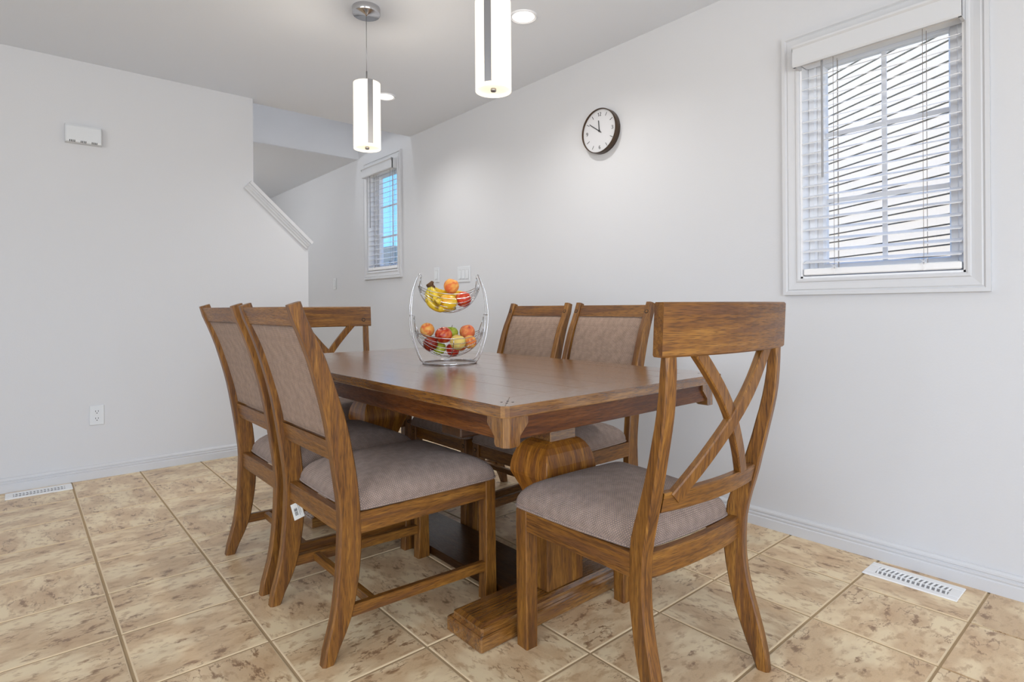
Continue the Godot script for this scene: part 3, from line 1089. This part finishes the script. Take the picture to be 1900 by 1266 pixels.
func added_dome_light(at: Vector3, label: String, energy: float) -> void:  # unseen lamp, added to lift the light in hall and stairwell
	var t := thing("added_dome_light", label, "ceiling light", at, 0.0, "added dome lights of the hall and stairwell")
	var st := S(true)
	lathe(st, [Vector2(0.150, 0.0), Vector2(0.150, -0.018), Vector2(0.140, -0.022)], 36); put("base", st, mat("brushed_nickel", Color(0.62, 0.62, 0.63), 0.34, 1.0), t)
	st = S(true)
	lathe(st, [Vector2(0.138, -0.022), Vector2(0.136, -0.04), Vector2(0.118, -0.07), Vector2(0.085, -0.092), Vector2(0.045, -0.103), Vector2(0.004, -0.106)], 36); put("glass_dome", st, glow("lit_dome", Color(1.0, 0.98, 0.95), 0.8), t)
	var l := OmniLight3D.new()
	l.name = "bulb"
	t.add_child(l, true)
	l.position = Vector3(0, -0.125, 0)
	l.light_energy = energy
	l.light_color = Color(0.97, 0.985, 1.0)
	l.light_size = 0.10
	l.omni_range = 20.0
	l.omni_attenuation = 2.0
	l.shadow_enabled = true

func pendant(at: Vector3, y0: float, turn: float, label: String) -> void:
	var t := thing("pendant_lamp", label, "pendant lamp", at, 0.0, "pendant lamps over the table")
	var chrome := mat("chrome", Color(0.78, 0.78, 0.79), 0.16, 1.0)
	var nickel := mat("brushed_nickel", Color(0.62, 0.62, 0.63), 0.34, 1.0)
	var lit := glow("lit_opal_glass", Color(1.0, 0.965, 0.90), 0.64)
	var y1 := y0 + 0.318; var r := 0.0645
	var st := S(true)
	lathe(st, [Vector2(0.066, CEIL), Vector2(0.067, CEIL - 0.004), Vector2(0.067, CEIL - 0.030), Vector2(0.064, CEIL - 0.034), Vector2(0.008, CEIL - 0.035), Vector2(0.006, CEIL - 0.040)], 40)
	put("canopy", st, chrome, t)
	st = S(true); tube(st, [Vector3(0, y1 + 0.05, 0), Vector3(0, CEIL - 0.036, 0)], 0.0016, 6); put("cable", st, nickel, t)
	st = S(true); tube(st, [Vector3(0, y1 - 0.02, 0), Vector3(0, y1 + 0.06, 0)], 0.0035, 8); put("stem", st, nickel, t)
	# opal glass tube, open at the bottom round a recessed disc
	st = S(true)
	var rs := []
	for p in [Vector2(r, y0), Vector2(r, y1), Vector2(r - 0.003, y1 + 0.001), Vector2(r - 0.004, y1 - 0.002), Vector2(r - 0.004, y0 + 0.001)]:
		var rr := PackedVector3Array()
		for j in 48:
			rr.append(Vector3(p.x * cos(TAU * j / 48), p.y, p.x * sin(TAU * j / 48)))
		rs.append(rr)
	loft(st, rs, false, true, true)
	put("glass_shade", st, lit, t)
	st = S(true); lathe(st, [Vector2(r - 0.004, y0 + 0.010), Vector2(r - 0.004, y0 + 0.013)], 40); put("diffuser", st, glow("lit_diffuser", Color(1.0, 0.93, 0.81), 0.66), t)
	st = S(true); lathe(st, [Vector2(r - 0.004, y1 - 0.012), Vector2(r - 0.004, y1 - 0.008)], 40); put("top_disc", st, nickel, t)
	st = S(true); lathe(st, [Vector2(0.010, y0 + 0.011), Vector2(0.011, y0 + 0.002), Vector2(0.009, y0 - 0.001), Vector2(0.001, y0 - 0.002)], 16); put("finial", st, nickel, t)
	# flat metal strips on the glass
	var toward := atan2(-at.z, at.x)
	for k in 2:
		var a := PI + k * PI + turn     # local direction in plan measured from the line to the camera
		var d := Vector3(cos(toward) * cos(a) - sin(toward) * sin(a), 0, -(sin(toward) * cos(a) + cos(toward) * sin(a)))
		var u := Vector3(-d.z, 0, d.x)
		st = S()
		bar(st, [d * (r + 0.0005) + Vector3(0, y0 + 0.014, 0), d * (r + 0.0005) + Vector3(0, y1 + 0.001, 0)], [u, u], 0.0125, 0.0025, 0.0006)
		put("metal_strip", st, nickel, t)
	var l := OmniLight3D.new()
	l.name = "bulb"
	t.add_child(l, true)
	l.position = Vector3(0, y0 + 0.16, 0)
	l.light_energy = 0.10
	l.light_color = Color(1.0, 0.94, 0.85)
	l.light_size = 0.05
	l.omni_range = 20.0
	l.omni_attenuation = 2.0
	l.shadow_enabled = true

func pot_light(at: Vector3, label: String, energy := 1.0) -> void:
	var t := thing("recessed_light", label, "ceiling light", at, 0.0, "recessed ceiling lights")
	var st := S(true)
	lathe(st, [Vector2(0.070, 0.0), Vector2(0.0705, -0.003), Vector2(0.066, -0.006), Vector2(0.056, -0.004)], 36, Vector3.ZERO, false)
	put("trim_ring", st, mat("vinyl", Color(), 0.3), t)
	st = S(true); lathe(st, [Vector2(0.056, -0.0035), Vector2(0.054, -0.0045)], 36); put("lens", st, glow("lit_lens", Color(1.0, 0.99, 0.97), 1.6), t)
	var a := SpotLight3D.new()
	a.name = "lamp"
	t.add_child(a, true)
	a.position = Vector3(0, -0.012, 0)
	a.rotation.x = -PI / 2
	a.spot_angle = 72.0
	a.spot_angle_attenuation = 1.0
	a.spot_attenuation = 2.0
	a.spot_range = 20.0
	a.light_size = 0.05
	a.light_energy = energy
	a.light_color = Color(1.0, 0.99, 0.975)
	a.shadow_enabled = true

# ---------------------------------------------------------------- clock
func build_clock() -> void:
	var t := thing("wall_clock", "round wall clock with brown rim and white face showing 11:51", "clock", Vector3(XR, 2.000, -2.172), -PI / 2)
	var st := S(true)
	var rs := []
	for p in [Vector2(0.122, 0.0), Vector2(0.1265, 0.002), Vector2(0.1265, 0.040), Vector2(0.1250, 0.0425), Vector2(0.1225, 0.0425), Vector2(0.1218, 0.040), Vector2(0.1218, 0.030), Vector2(0.1210, 0.020)]:
		var rr := PackedVector3Array()
		for j in 64:
			rr.append(Vector3(p.x * cos(TAU * j / 64), p.x * sin(TAU * j / 64), p.y))
		rs.append(rr)
	loft(st, rs, false, true, true)
	put("rim", st, mat("clock_rim", Color(0.24, 0.155, 0.06), 0.35), t)
	st = S()
	var a := PackedVector3Array(); var b := PackedVector3Array()
	for j in 64:
		a.append(Vector3(0.1220 * cos(TAU * j / 64), 0.1220 * sin(TAU * j / 64), 0.024)); b.append(Vector3(0.1220 * cos(TAU * j / 64), 0.1220 * sin(TAU * j / 64), 0.030))
	loft(st, [a, b])
	put("face", st, mat("clock_face", Color(0.80, 0.80, 0.81), 0.5), t)
	var ink := mat("clock_ink", Color(0.07, 0.07, 0.075), 0.5)
	var font := SystemFont.new()
	font.font_names = PackedStringArray(["Droid Sans"])
	for h in 12:
		var ang := TAU * h / 12.0
		var d := Vector3(sin(ang), cos(ang), 0)
		if h % 3 == 0:
			var tm := TextMesh.new()
			tm.text = str(12 if h == 0 else h)
			tm.font = font
			tm.font_size = 32
			tm.pixel_size = 0.00085
			tm.depth = 0.0012
			var o := MeshInstance3D.new()
			o.mesh = tm
			o.material_override = ink
			o.name = "numeral"
			t.add_child(o, true)
			o.position = d * 0.094 + Vector3(0, 0, 0.0306)
		else:
			st = S(); bar(st, [d * 0.088 + Vector3(0, 0, 0.0305), d * 0.109 + Vector3(0, 0, 0.0305)], [Vector3(d.y, -d.x, 0), Vector3(d.y, -d.x, 0)], 0.0014, 0.0006, 0.0002); put("hour_mark", st, ink, t)
	for e in [["hour_hand", TAU * (11.0 + 51.0 / 60.0) / 12.0, 0.060, 0.0024, 0.0335], ["minute_hand", TAU * 51.0 / 60.0, 0.086, 0.0020, 0.0360]]:
		var d := Vector3(sin(e[1]), cos(e[1]), 0)
		st = S(); bar(st, [d * (-0.020 if e[0] == "minute_hand" else -0.006) + Vector3(0, 0, e[4]), d * e[2] + Vector3(0, 0, e[4])], [Vector3(d.y, -d.x, 0), Vector3(d.y, -d.x, 0)], e[3], 0.0008, 0.0003)
		put(e[0], st, ink, t)
	st = S(true)
	a = PackedVector3Array(); b = PackedVector3Array()
	for j in 12:
		a.append(Vector3(0.005 * cos(TAU * j / 12), 0.005 * sin(TAU * j / 12), 0.030)); b.append(Vector3(0.0045 * cos(TAU * j / 12), 0.0045 * sin(TAU * j / 12), 0.0385))
	loft(st, [a, b]); put("hub", st, ink, t)

# ---------------------------------------------------------------- plates and boxes on the walls
func build_wall_things() -> void:
	var plate := mat("plate_white", Color(0.84, 0.85, 0.86), 0.35)
	var dark := mat("slot_dark", Color(0.09, 0.09, 0.09), 0.6)
	# triple rocker switch, single switches
	switch_plate(Vector3(XR, 1.247, -3.535), 3, "white triple light switch plate behind the fruit basket")
	switch_plate(Vector3(XR, 1.258, -3.905), 1, "white single switch plate left of the triple one behind bananas")
	switch_plate(Vector3(XR, 1.255, -5.853), 1, "small white switch plate on the far wall under the narrow window's left")
	# duplex outlet
	var t := thing("wall_outlet", "white duplex power outlet low on the back wall", "outlet", Vector3(0.360, 0.373, -FB))
	var st := S(); box(st, Vector3(-0.036, -0.058, 0), Vector3(0.036, 0.058, 0.006), 0.003); put("cover_plate", st, plate, t)
	for y in [0.021, -0.021]:
		st = S()
		var a := PackedVector3Array(); var b := PackedVector3Array()
		for j in 20:
			var v := Vector3(0.0175 * cos(TAU * j / 20), clampf(0.0175 * sin(TAU * j / 20), -0.0135, 0.0135) + y, 0)
			a.append(v + Vector3(0, 0, 0.003)); b.append(v + Vector3(0, 0, 0.0078))
		loft(st, [a, b])
		var s := put("socket", st, plate, t)
		for x in [-0.0065, 0.0065]:
			st = S(); box(st, Vector3(x - 0.0012, y - 0.001, 0.0070), Vector3(x + 0.0012, y + 0.008, 0.0082)); put("slot", st, dark, s)
		st = S(); box(st, Vector3(-0.0025, y - 0.0105, 0.0070), Vector3(0.0025, y - 0.0058, 0.0082)); put("slot", st, dark, s)
	# door chime box
	t = thing("door_chime", "white plastic door chime box high on the back wall", "door chime", Vector3(0.303, 1.968, -FB))
	st = S()
	var rs := []
	for e in [[0.0, 0.040], [0.004, 0.046], [0.012, 0.048], [0.092, 0.046], [0.104, 0.040]]:
		rs.append(ring(Vector3(0, e[0], e[1] / 2), Vector3.RIGHT, Vector3.BACK, 0.086, e[1] / 2, 0.004))
	loft(st, rs); put("case", st, plate, t)
	for g in 3:
		for k in 4:
			st = S()
			var x := -0.066 + g * 0.052 + k * 0.0075
			box(st, Vector3(x, 0.0015, 0.0410), Vector3(x + 0.0032, 0.0125, 0.0486)); put("slot", st, dark, t)

func switch_plate(at: Vector3, n: int, label: String) -> void:
	var t := thing("switch_plate", label, "light switch", at, -PI / 2, "white switch plates on the window wall")
	var plate := mat("plate_white", Color(), 0.35)
	var hw := 0.036 + 0.023 * (n - 1)
	var st := S(); box(st, Vector3(-hw, -0.059, 0), Vector3(hw, 0.059, 0.006), 0.003); put("cover_plate", st, plate, t)
	for k in n:
		var x := (k - (n - 1) / 2.0) * 0.046
		st = S(); box(st, Vector3(x - 0.0185, -0.036, 0.005), Vector3(x + 0.0185, 0.036, 0.0064)); put("bezel", st, mat("plate_line", Color(0.72, 0.72, 0.73), 0.5), t)
		st = S()
		prism(st, PackedVector3Array([Vector3(x - 0.0165, -0.0335, 0.004), Vector3(x - 0.0165, 0.0335, 0.004), Vector3(x - 0.0165, 0.0335, 0.0075), Vector3(x - 0.0165, 0.0, 0.0092), Vector3(x - 0.0165, -0.0335, 0.0108)]), Vector3(0.033, 0, 0))
		put("rocker", st, plate, t)

# ---------------------------------------------------------------- fruit basket
func bowl_point(ye: float, hu: float, depth: float, drop: float, half: float, tt: float, phi: float) -> Vector3:
	var k := 1.0 - tt * tt
	return Vector3(hu * tt, ye - pow(maxf(k, 0.0), 0.55) * (drop + (depth - drop) * cos(phi)), half * sin(phi) * pow(maxf(k, 0.0), 0.55))

func build_basket() -> void:
	var origin := Vector3(1.413, 0.760, -2.060)
	var turn := deg_to_rad(-34.4 + 14.0)
	var t := thing("fruit_basket", "two-tier chrome wire fruit basket standing on the dining table", "fruit basket", origin, turn)
	var chrome := mat("chrome", Color(), 0.16, 1.0)
	var st := S(true)
	var pts := []
	for j in 48:
		pts.append(Vector3(0.114 * cos(TAU * j / 48), 0.0040, 0.114 * sin(TAU * j / 48)))
	tube(st, pts, 0.0038, 8, true); put("base_ring", st, chrome, t)
	for s in [-1, 1]:
		for z in [-0.020, 0.020]:
			st = S(true)
			var c := Curve3D.new()
			for p in [[0.104, 0.0085, 2.2], [0.120, 0.012, 1.3], [0.140, 0.055, 1.0], [0.160, 0.120, 1.0], [0.168, 0.200, 1.0], [0.160, 0.290, 0.8], [0.141, 0.355, 0.45], [0.128, 0.381, 0.12]]:
				c.add_point(Vector3(s * p[0], p[1], z * p[2]))
			pts = []
			for i in c.point_count:
				var a: Vector3 = c.get_point_position(maxi(i - 1, 0)); var b: Vector3 = c.get_point_position(mini(i + 1, c.point_count - 1))
				c.set_point_in(i, -(b - a) / 6.0); c.set_point_out(i, (b - a) / 6.0)
			c.bake_interval = 0.012
			for p in c.get_baked_points():
				pts.append(p)
			tube(st, pts, 0.0018, 6); put("frame_wire", st, chrome, t)
		st = S(true); tube(st, [Vector3(s * 0.1675, 0.205, -0.021), Vector3(s * 0.1675, 0.205, 0.021)], 0.0020, 6)
		tube(st, [Vector3(s * 0.167, 0.205, 0.0), Vector3(s * 0.154, 0.208, 0.0), Vector3(s * 0.150, 0.200, 0.0), Vector3(s * 0.153, 0.194, 0.0)], 0.0018, 6)
		put("hook", st, chrome, t)
		st = S(true); tube(st, [Vector3(s * 0.128, 0.381, 0.003), Vector3(s * 0.122, 0.380, 0), Vector3(s * 0.119, 0.371, 0), Vector3(s * 0.123, 0.364, 0)], 0.0018, 6)
		put("hook", st, chrome, t)
	for b in [[0.338, 0.134, 0.122, 0.044, 0.085, 0.364, 0.123], [0.148, 0.150, 0.122, 0.040, 0.094, 0.194, 0.153]]:
		var bowl := Node3D.new()
		bowl.name = "hammock_bowl"
		t.add_child(bowl, true)
		for k in 13:
			var phi := lerpf(-PI / 2, PI / 2, k / 12.0)
			st = S(true)
			pts = []
			for i in 25:
				pts.append(bowl_point(b[0], b[1], b[2], b[3], b[4], lerpf(-0.985, 0.985, i / 24.0), phi))
			tube(st, pts, 0.0011 if k > 0 and k < 12 else 0.0015, 5); put("wire", st, chrome, bowl)
		for tt in ([-0.04] if b[0] < 0.2 else []):
			st = S(true)
			pts = []
			for i in 17:
				pts.append(bowl_point(b[0], b[1], b[2], b[3], b[4] + 0.001, tt, lerpf(-PI / 2, PI / 2, i / 16.0)) - Vector3(0, 0.002, 0))
			tube(st, pts, 0.0016, 5); put("cross_wire", st, chrome, bowl)
		for s in [-1, 1]:
			st = S(true)
			var loop := []
			for i in 12:
				loop.append(bowl_point(b[0], b[1], b[2], b[3], b[4], s * 0.94, TAU * i / 12.0) if cos(TAU * i / 12.0) > -0.01 else bowl_point(b[0], b[1], b[2], b[3], b[4], s * 0.94, PI - TAU * i / 12.0) + Vector3(0, 0.010, 0))
			tube(st, loop, 0.0016, 5, true)
			for z in [-1, 1]:
				tube(st, [Vector3(s * b[6], b[5], 0), bowl_point(b[0], b[1], b[2], b[3], b[4], s * 0.94, z * PI / 2)], 0.0016, 5)
			put("end_loop", st, chrome, bowl)
	# fruit: [kind, u, height above the table, toward the viewer, radius, tilt, label]
	var fruit := [
		["peach", 0.012, 0.331, -0.010, 0.034, 0.3, "single orange-yellow peach on top of the upper bowl"],
		["red_apple", 0.056, 0.274, 0.022, 0.034, 0.5, "shiny red apple at the right end of the upper bowl"],
		["yellow_mango", -0.016, 0.263, 0.036, 0.033, 0.2, "smooth yellow mango lying front and centre in the upper bowl"],
		["peach", -0.093, 0.143, -0.019, 0.032, 0.6, "pale orange peach at the far left of the lower bowl"],
		["red_apple", -0.031, 0.122, 0.020, 0.036, 0.4, "large orange-red apple left of centre in the lower bowl"],
		["green_apple", 0.016, 0.128, -0.038, 0.031, 0.1, "small green apple at the back of the lower bowl"],
		["blush_peach", 0.084, 0.130, -0.018, 0.035, 0.2, "dusky red-cheeked peach high on the right of the lower bowl"],
		["yellow_peach", 0.022, 0.092, 0.054, 0.034, 0.3, "pale yellow peach at the front middle of the lower bowl"],
		["peach", 0.080, 0.090, 0.034, 0.030, 0.8, "small orange peach at the front right of the lower bowl"],
		["dark_apple", -0.088, 0.086, 0.020, 0.031, 0.9, "dark red apple low at the left of the lower bowl"],
		["red_apple", 0.013, 0.057, 0.002, 0.030, 1.2, "red apple at the very bottom of the lower bowl"],
		["green_apple", -0.044, 0.064, -0.012, 0.030, 0.7, "green apple low under the large red one in the lower bowl"],
		["peach", 0.059, 0.076, -0.034, 0.029, 0.5, "peach hidden low behind the others at the right of the lower bowl"],
	]
	var basis := Basis(Vector3.UP, turn)
	for e in fruit:
		var p: Vector3 = origin + basis * Vector3(e[1], e[2], e[3])
		var kind: String = e[0]
		var o := thing(kind.replace("blush_", "").replace("yellow_p", "p").replace("dark_", "red_"), e[6], "apple" if kind.ends_with("apple") else ("mango" if kind.ends_with("mango") else "peach"), p, turn + e[1] * 40.0, "fruit in the wire basket")
		var flesh := fruit_mesh(kind, e[4] * 0.965, int(e[1] * 900 + 500))
		flesh.name = "fruit"
		o.add_child(flesh, true)
		o.rotation.x = e[5] * 0.9
		o.rotation.z = -e[5] * 0.5
		if kind.ends_with("apple"):
			st = S(true); tube(st, [Vector3(0, e[4] * 0.62, 0), Vector3(0.001, e[4] * 0.85, 0.001), Vector3(0.003, e[4] * 1.08, 0.001)], 0.0013, 6)
			put("stem", st, mat("fruit_stem", Color(0.26, 0.17, 0.09), 0.8), o)
	bananas(origin, turn)

func fruit_mesh(kind: String, r: float, seed_: int) -> MeshInstance3D:
	var cols: Array = {"peach": [Color(0.90, 0.62, 0.30), Color(0.86, 0.42, 0.22), Color(0.92, 0.74, 0.42)], "blush_peach": [Color(0.85, 0.45, 0.27), Color(0.62, 0.26, 0.24), Color(0.90, 0.62, 0.36)], "yellow_peach": [Color(0.91, 0.80, 0.45), Color(0.88, 0.70, 0.40), Color(0.83, 0.82, 0.47)],
		"red_apple": [Color(0.80, 0.25, 0.15), Color(0.66, 0.13, 0.10), Color(0.86, 0.52, 0.28)], "dark_apple": [Color(0.50, 0.11, 0.07), Color(0.36, 0.06, 0.05), Color(0.62, 0.25, 0.14)], "green_apple": [Color(0.66, 0.72, 0.22), Color(0.54, 0.64, 0.16), Color(0.76, 0.76, 0.34)], "yellow_mango": [Color(0.90, 0.72, 0.16), Color(0.90, 0.62, 0.12), Color(0.88, 0.76, 0.26)]}[kind]
	var st := S(true)
	var n1 := noise(seed_, 22.0, 3); var n2 := noise(seed_ + 1, 60.0, 2)
	var nu := 28; var nv := 18
	var grid := []
	for i in nv + 1:
		var th := PI * i / nv
		var row := []
		for j in nu:
			var ph := TAU * j / nu
			var d := Vector3(sin(th) * cos(ph), cos(th), sin(th) * sin(ph))
			var k := 1.0
			if kind.ends_with("apple"):
				k = 1.0 - 0.30 * exp(-pow(th / 0.42, 2.0)) - 0.16 * exp(-pow((PI - th) / 0.4, 2.0)) + 0.05 * sin(th) + 0.015 * cos(ph * 5.0) * smoothstep(1.6, 2.8, th)
			elif kind.ends_with("peach"):
				k = 1.0 - 0.20 * exp(-pow(th / 0.30, 2.0)) - 0.05 * exp(-pow(sin(ph / 2.0) * 9.0, 2.0)) * sin(th) + 0.03 * exp(-pow((PI - th) / 0.25, 2.0))
			else:
				k = 1.0 + 0.30 * pow(absf(cos(ph)) * sin(th), 2.0) - 0.06 * cos(th)
			var v := d * r * k
			var a := clampf(0.5 + n1.get_noise_3dv(v + Vector3.ONE * seed_) * 1.5, 0, 1)
			var b := clampf(0.5 + n2.get_noise_3dv(v) * 1.2 + d.x * 0.25, 0, 1)
			var c: Color = cols[0].lerp(cols[1], smoothstep(0.45, 0.85, a)).lerp(cols[2], smoothstep(0.55, 0.95, b) * 0.8)
			row.append([v, c.srgb_to_linear()])
		grid.append(row)
	for i in nv:
		for j in nu:
			var q := [grid[i][j], grid[i][(j + 1) % nu], grid[i + 1][(j + 1) % nu], grid[i + 1][j]]
			for k in [[0, 1, 2], [0, 2, 3]]:
				var a: Vector3 = q[k[0]][0]; var b: Vector3 = q[k[1]][0]; var c: Vector3 = q[k[2]][0]
				if (b - a).cross(c - a).length_squared() < 1e-16:
					continue
				var order: Array = [k[0], k[2], k[1]] if (b - a).cross(c - a).dot(a + b + c) > 0 else k
				for m in order:
					st.set_color(q[m][1])
					st.add_vertex(q[m][0])
	st.generate_normals()
	var o := MeshInstance3D.new()
	o.mesh = st.commit()
	var m := mat("fruit_skin" if kind.ends_with("apple") or kind.ends_with("mango") else "peach_skin", Color.WHITE, 0.28 if kind.ends_with("apple") else (0.4 if kind.ends_with("mango") else 0.8))
	m.vertex_color_use_as_albedo = true
	o.material_override = m
	return o

func bananas(origin: Vector3, turn: float) -> void:
	var t := thing("banana_bunch", "bunch of ripe yellow bananas with a brown stem in the upper bowl", "bananas", origin, turn)
	var m := mat("fruit_skin", Color.WHITE, 0.28)
	var ends := [[Vector3(-0.086, 0.326, 0.008), Vector3(-0.120, 0.232, 0.034), Vector3(-0.010, 0.232, 0.026)], [Vector3(-0.084, 0.326, 0.0), Vector3(-0.112, 0.228, -0.002), Vector3(0.030, 0.234, -0.006)],
		[Vector3(-0.080, 0.328, -0.006), Vector3(-0.050, 0.262, -0.040), Vector3(0.092, 0.292, -0.034)], [Vector3(-0.077, 0.328, -0.010), Vector3(-0.040, 0.285, -0.062), Vector3(0.080, 0.305, -0.050)], [Vector3(-0.080, 0.326, 0.012), Vector3(-0.080, 0.272, 0.056), Vector3(-0.050, 0.254, 0.060)]]
	var n := noise(77, 30.0, 3)
	for e in ends:
		var st := S(true)
		var rows := []
		for i in 19:
			var f := i / 18.0
			var p: Vector3 = e[0].lerp(e[1], f).lerp(e[1].lerp(e[2], f), f)
			var tan_: Vector3 = (e[1] - e[0]).lerp(e[2] - e[1], f).normalized()
			var u: Vector3 = tan_.cross(Vector3(0, 0, 1)).normalized(); var v: Vector3 = tan_.cross(u).normalized()
			var r := 0.0165 * minf(1.0, minf(0.35 + f * 3.2, 0.22 + (1.0 - f) * 5.0))
			var row := []
			for j in 10:
				var an := TAU * j / 10
				var w := p + (u * cos(an) + v * sin(an)) * r * (1.0 + 0.06 * cos(5.0 * an))
				var c := Color(0.88, 0.74, 0.20).lerp(Color(0.70, 0.72, 0.26), clampf(0.6 - f * 2.0, 0, 0.6)).lerp(Color(0.38, 0.24, 0.10), smoothstep(0.28, 0.5, n.get_noise_3dv(w)) * 0.8)
				if f > 0.96 or f < 0.05:
					c = Color(0.22, 0.15, 0.08)
				row.append([w, c.srgb_to_linear()])
			rows.append([row, p])
		for i in 18:
			for j in 10:
				var q := [rows[i][0][j], rows[i][0][(j + 1) % 10], rows[i + 1][0][(j + 1) % 10], rows[i + 1][0][j]]
				for k in [[0, 1, 2], [0, 2, 3]]:
					var a: Vector3 = q[k[0]][0]; var b: Vector3 = q[k[1]][0]; var c: Vector3 = q[k[2]][0]
					var order: Array = [k[0], k[2], k[1]] if (b - a).cross(c - a).dot((a + b + c) / 3.0 - rows[i][1]) > 0 else k
					for x in order:
						st.set_color(q[x][1])
						st.add_vertex(q[x][0])
		for end in [0, 18]:
			var mid: Vector3 = rows[end][1]
			for j in 10:
				for x in [mid, rows[end][0][j][0], rows[end][0][(j + 1) % 10][0]]:
					st.set_color(Color(0.05, 0.03, 0.015))
					st.add_vertex(x)
		put("banana", st, m, t)
	var st2 := S()
	var pts := []
	for i in 7:
		var f := i / 6.0
		pts.append(Vector3(-0.083 + 0.006 * f + 0.003 * sin(f * 9.0), 0.318 + 0.034 * f, 0.0))
	var rs := []
	for i in 7:
		var rr := PackedVector3Array()
		for j in 9:
			var a := TAU * j / 9
			var r: float = [0.012, 0.0155, 0.0165, 0.015, 0.013, 0.009, 0.003][i] * (1.0 + 0.18 * sin(j * 2.3 + i))
			rr.append(pts[i] + Vector3(cos(a) * r, 0, sin(a) * r * 0.8))
		rs.append(rr)
	loft(st2, rs)
	put("stem", st2, mat("banana_stem", Color(0.34, 0.23, 0.13), 0.9), t)
